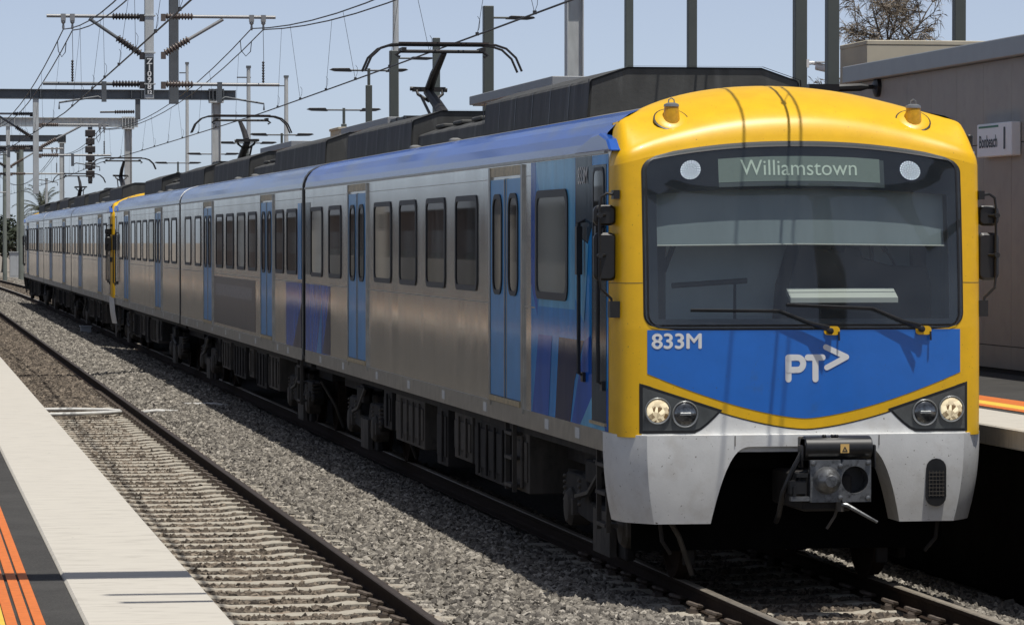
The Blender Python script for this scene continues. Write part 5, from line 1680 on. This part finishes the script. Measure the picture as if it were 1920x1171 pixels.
# cream plant room behind
pr_ = thing('plant_room', 'cream rendered block rising behind the taupe building', 'building', (13.72, 52.0, ZP - 0.01))
mb = MB(); mb.box((0, 0, 0), (5.0, 1.55, 4.33)); obj('wall', mb, M['cream'], pr_)
mb = MB(); mb.box((-0.006, -0.006, 4.332), (5.006, 1.556, 4.40)); obj('coping', mb, M['cream'], pr_, bev=0.01)
# security camera
sc_ = thing('security_camera', 'white bullet security camera on the dark post', 'camera', (PX + 0.10, 53.05, 2.8 + 322 * 54.5 / 7000))
mb = MB(); mb.tube([(0.14, 0.0, 0.0), (0.36, -0.16, -0.06)], 0.058, 12); mb.box((0.1, -0.16, 0.05), (0.33, 0.05, 0.065)); obj('body', mb, M['white'], sc_, smooth=True)
mb = MB(); mb.tube([(0.355, -0.158, -0.058), (0.385, -0.178, -0.066)], 0.05, 12); obj('lens', mb, M['black'], sc_, smooth=True)
mb = MB(); mb.tube([(-0.02, 0, 0.04), (0.08, 0, 0.05), (0.18, -0.02, 0.02)], 0.028, 8); mb.box((-0.02, -0.04, -0.02), (0.02, 0.04, 0.1)); obj('mount', mb, M['white'], sc_, smooth=True)

# ------------------------------------------------------------------ lineside things
wc = thing('conduit', 'white conduits looping across the near track to the rail', 'conduit', (0, 63.5, 0))
def cond(pts): 
    mb = MB(); mb.tube(pts, 0.035, 8); return mb
obj('conduit_pipe', cond([(1.35, 0.9, -0.15), (2.2, 0.9, -0.13), (3.0, 0.7, -0.12), (3.55, 0.35, -0.12), (3.75, 0.1, -0.13), (3.72, -0.2, -0.14)]), M['cable'], wc, smooth='full')
obj('conduit_pipe', cond([(1.35, -1.1, -0.15), (2.2, -1.0, -0.13), (3.0, -0.95, -0.12), (3.5, -0.6, -0.12), (3.78, -0.15, -0.13)]), M['cable'], wc, smooth='full')
obj('conduit_pipe', cond([(4.02, 0.1, -0.16), (4.35, 0.15, -0.13), (4.75, 0.05, -0.15)]), M['cable'], wc, smooth='full')
obj('conduit_pipe', cond([(5.0, 2.4, -0.13), (5.5, 2.3, -0.12), (5.75, 2.2, -0.15)]), M['cable'], wc, smooth='full')
jb = MB(); jb.box((-0.16, -0.25, 0), (0.16, 0.25, 0.22)); jb.box((-0.19, -0.28, 0.22), (0.19, 0.28, 0.26))
tag(obj('junction_box', jb, M['cabinet'], loc=(5.85, 118.0, -0.2), bev=0.01), 'small grey box beside the rail near the second yellow cab', 'junction box')
cbx = thing('equipment_cabinet', 'grey lineside cabinet beyond the end of the train', 'cabinet', (9.35, 300, -0.42))
mb = MB(); mb.box((-0.5, -0.4, 0.12), (0.5, 0.4, 2.1)); obj('body', mb, M['cabinet'], cbx, bev=0.02)
mb = MB(); mb.box((-0.55, -0.45, 0), (0.55, 0.45, 0.12)); obj('plinth', mb, M['coping'], cbx)
mb = MB(); mb.box((-0.56, -0.48, 2.1), (0.56, 0.48, 2.17)); obj('lid', mb, M['cabinet'], cbx)
for s in (-1, 1):
    mb = MB(); mb.box((s * 0.03, -0.415, 0.25), (s * 0.46, -0.401, 2.0)); obj('door', mb, M['cabinet'], cbx)
fe = thing('fence', 'thin wire fence at the far left beyond the tracks', 'fence', (12.5, 240, -0.42))
for k in range(18):
    mb = MB(); mb.tube([(-k * 0.12, k * 6.0, 0), (-k * 0.12, k * 6.0, 1.9)], 0.04, 6); obj('fence_post', mb, M['fence'], fe)
for z in (0.2, 0.75, 1.3, 1.85):
    mb = MB(); mb.tube([(-q * 0.12, q * 6.0, z) for q in range(18)], 0.015, 5); obj('fence_wire', mb, M['fence'], fe)

# near platform, out of view: wall and shelters added for the carriage sides to mirror
sh = thing('reflection_wall', 'unseen low cream wall behind the near platform, added for its reflection in the carriage sides', 'wall', (-7.0, 60, ZP - 0.006))
for k in range(26):
    mb = MB(); mb.box((-0.08, 4.0 * k, 0.05), (0, 4.0 * k + 3.8, 0.85)); obj('panel', mb, M['shelter'] if k % 3 else M['wallpanel'], sh)
for k in range(27):
    mb = MB(); mb.box((-0.16, 4.0 * k - 0.16, 0), (0.02, 4.0 * k - 0.04, 1.1)); obj('screen_post', mb, M['postgreen'], sh)
for y_, w, h, lab in ((82, 0.30, 3.4, 'nearest'), (101, 0.42, 3.0, 'second'), (128, 0.40, 3.6, 'third'), (150, 0.5, 3.1, 'farthest')):  # narrow unseen walls, sized to put bright strips into the window reflections
    sh = thing('reflection_shelter', lab + ' unseen cream shelter on the near platform, added for its reflection in the carriage windows', 'shelter', (-5.4, y_, ZP - 0.006), 0, 'unseen shelters added for window reflections')
    mb = MB(); mb.box((0, 0, 0), (w, 0.12, h)); obj('end_wall', mb, M['shelter'], sh)
    mb = MB(); mb.box((0, 0.125, 0), (0.12, 5.0, h)); obj('back_wall', mb, M['wallpanel'], sh)
    mb = MB(); mb.box((-0.2, -0.2, h + 0.005), (w + 0.2, 5.2, h + 0.17)); obj('roof_slab', mb, M['canopy'], sh)
    mb = MB(); mb.box((w * 0.3, -0.02, 1.9), (w * 0.62, -0.002, 2.4)); obj('notice_board', mb, M['shelterdark'], sh)
    mb = MB(); mb.box((w - 0.10, 4.8, 0), (w, 4.92, h)); obj('column', mb, M['postgreen'], sh)

lb = thing('reflection_building', 'unseen long dark brick building, added to darken the window reflections', 'building', (-15.0, 55, -0.4))  # unseen dark mass, added and kept low to darken only the window reflections
mb = MB(); mb.box((-8, 0, 0), (0, 270, 4.6)); obj('wall', mb, mat('dark_brick', (0.095, 0.062, 0.045), 0.85, var=0.35, scale=4), lb)
mb = MB(); mb.prism([(-8.6, 4.61), (0.4, 4.61), (-4, 5.5)], 'y', -0.5, 270.5); obj('roof', mb, M['galvdark'], lb)
for k in range(24):
    mb = MB(); mb.box((-0.05, 4 + 11 * k, 2.2), (0.03, 7.2 + 11 * k, 3.6)); obj('window', mb, M['shelterdark'], lb)

# ------------------------------------------------------------------ trees
def leafy_tree(label, x, y_, h, r, m, seed, n=2600, ls=0.28, group='dark trees beyond the far end of the tracks'):
    q = random.Random(seed)
    root = thing('tree', label, 'tree', (x, y_, -0.42), 0, group)
    mb = MB()
    mb.tube([(0, 0, 0), (0.1, 0, h * 0.35), (-0.05, 0.1, h * 0.75)], [h * 0.035, h * 0.026, h * 0.012], 8)
    cl = []
    for k in range(26):
        a_ = q.uniform(0, 6.28); rr = r * math.sqrt(q.random()) * 0.85
        zz = h * q.uniform(0.34, 0.94)
        rr *= 1.0 - 0.55 * max(0, (zz / h - 0.55) / 0.45)
        c_ = Vector((rr * math.cos(a_), rr * math.sin(a_), zz))
        cl.append((c_, r * q.uniform(0.20, 0.42)))
        mb.tube([(0, 0, h * q.uniform(0.25, 0.5)), c_ * 0.6 + Vector((0, 0, zz * 0.36)), c_], [h * 0.012, h * 0.007, h * 0.003], 5)
    obj('trunk', mb, M['bark'], root, smooth=True)
    mb = MB()
    for k in range(n):
        c_, cr = q.choice(cl)
        d = Vector((q.gauss(0, 1), q.gauss(0, 1), q.gauss(0, 1))).normalized() * cr * q.random() ** 0.4
        p = c_ + d
        u_ = Vector((q.gauss(0, 1), q.gauss(0, 1), q.gauss(0, 0.6))).normalized() * ls * q.uniform(0.5, 1)
        v_ = u_.cross(Vector((q.gauss(0, 1), q.gauss(0, 1), q.gauss(0, 1)))).normalized() * ls * 0.35
        mb.add([p - u_, p + v_, p + u_, p - v_], [(0, 1, 2, 3)])
    obj('crown', mb, m, root)
    return root
leafy_tree('dark bushy tree at the far left behind the poles', 6.5, 345, 4.9, 2.6, M['leafdark'], 1)
leafy_tree('broad dark tree left of the palm', 10.0, 360, 5.6, 2.8, M['leafdark'], 2)
leafy_tree('low green tree behind the rear carriage', 13.4, 352, 4.6, 2.6, M['leaf'], 3)
leafy_tree('round tree hidden low behind the rear carriage roof', 17.5, 370, 5.0, 3.0, M['leaf'], 4)
leafy_tree('leafy tree at the very left edge', 4.2, 372, 6.0, 3.0, M['leaf'], 5)

def palm_tree(label, x, y_, h, seed):
    q = random.Random(seed)
    root = thing('palm_tree', label, 'palm tree', (x, y_, -0.42), 0)
    mb = MB(); mb.tube([(0, 0, 0), (0.1, 0, h * 0.5), (0, 0, h)], [0.42, 0.34, 0.36], 10); obj('trunk', mb, M['bark'], root, smooth=True)
    for k in range(34):
        a_ = q.uniform(0, 6.28); el = q.uniform(-0.35, 1.35); L = q.uniform(2.0, 2.9)
        mb = MB()
        pts = []
        for i in range(9):
            s = i / 8
            e = el - 1.25 * s * s
            pts.append((s, e))
        p = Vector((0, 0, h))
        prev = None
        for i in range(9):
            s = i / 8
            e = el - 1.1 * s * s
            d = Vector((math.cos(a_) * math.cos(e), math.sin(a_) * math.cos(e), math.sin(e)))
            pn = p + d * (L / 8)
            side_ = d.cross(Vector((0, 0, 1)))
            if side_.length < 0.05: side_ = Vector((1, 0, 0))
            side_.normalize()
            w = 0.42 * (1 - 0.75 * s) * (0.5 + min(s * 4, 0.5))
            for sg in (-1, 1):
                for j in range(3):
                    b0 = p + (pn - p) * (j / 3); tip = b0 + side_ * sg * w + d * 0.28 - Vector((0, 0, 0.10 + 0.1 * q.random()))
                    mb.add([b0 - d * 0.02, tip, b0 + d * 0.05], [(0, 1, 2)])
            mb.tube([p, pn], 0.018, 4, False)
            p = pn
        obj('frond', mb, M['palm'], root)
    return root
palm_tree('stout palm with spiky fronds behind the rear carriage', 12.2, 318, 5.5, 8)

def casuarina(label, x, y_, z0, seed):
    q = random.Random(seed)
    root = thing('tree', label, 'tree', (x, y_, ZP - 0.02))
    mb = MB()
    h0 = z0 - ZP
    mb.tube([(0.1, 0, 0), (0.05, 0, h0 * 0.6), (0, 0, h0)], [0.13, 0.09, 0.06], 8)
    nd = MB()
    def needles(p, d, n):
        for _ in range(n):
            L = q.uniform(0.10, 0.24)
            dd = (d * 0.7 + Vector((q.gauss(0, 0.6), q.gauss(0, 0.6), q.gauss(-0.15, 0.5)))).normalized() * L
            s = dd.cross(Vector((q.gauss(0, 1), q.gauss(0, 1), q.gauss(0, 1)))).normalized() * 0.0045
            mid = p + dd * 0.6
            e = p + dd + Vector((0, 0, -0.04))
            nd.add([p - s, p + s, mid + s, e, mid - s], [(0, 1, 2, 3, 4)])
    def grow(p, d, L, r, lev):
        n = 5
        pts = [p]
        for i in range(n):
            d = (d + Vector((q.gauss(0, 0.16), q.gauss(0, 0.16), q.gauss(0.02, 0.12)))).normalized()
            p = p + d * (L / n)
            pts.append(p)
            if lev < 3 and i > 0:
                for _ in range(2 if q.random() < 0.6 else 1):
                    dd = (d * 0.8 + Vector((q.gauss(0, 0.7), q.gauss(0, 0.7), q.gauss(0.12, 0.45)))).normalized()
                    grow(p, dd, L * q.uniform(0.32, 0.6), r * 0.5, lev + 1)
            if lev >= 2: needles(p, d, 3 if lev == 3 else 2)
        mb.tube(pts, [max(0.004, r * (1 - 0.75 * i / n)) for i in range(n + 1)], 4)
    for k in range(6):
        a_ = k * 1.05 + q.uniform(-0.3, 0.3)
        grow(Vector((0, 0, h0 - 0.1 * k)), Vector((math.cos(a_) * 0.6, math.sin(a_) * 0.6, 0.95)).normalized(), q.uniform(1.0, 1.5), 0.035, 1)
    obj('trunk', mb, M['bark'], root, smooth='full')
    obj('crown', nd, M['needle'], root)
    return root
casuarina('wispy bare looking casuarina above the cream block', 18.75, 69.0, 6.25, 21)
casuarina('small wispy tree between the pair of dark posts', 17.5, 69.5, 4.6, 22)
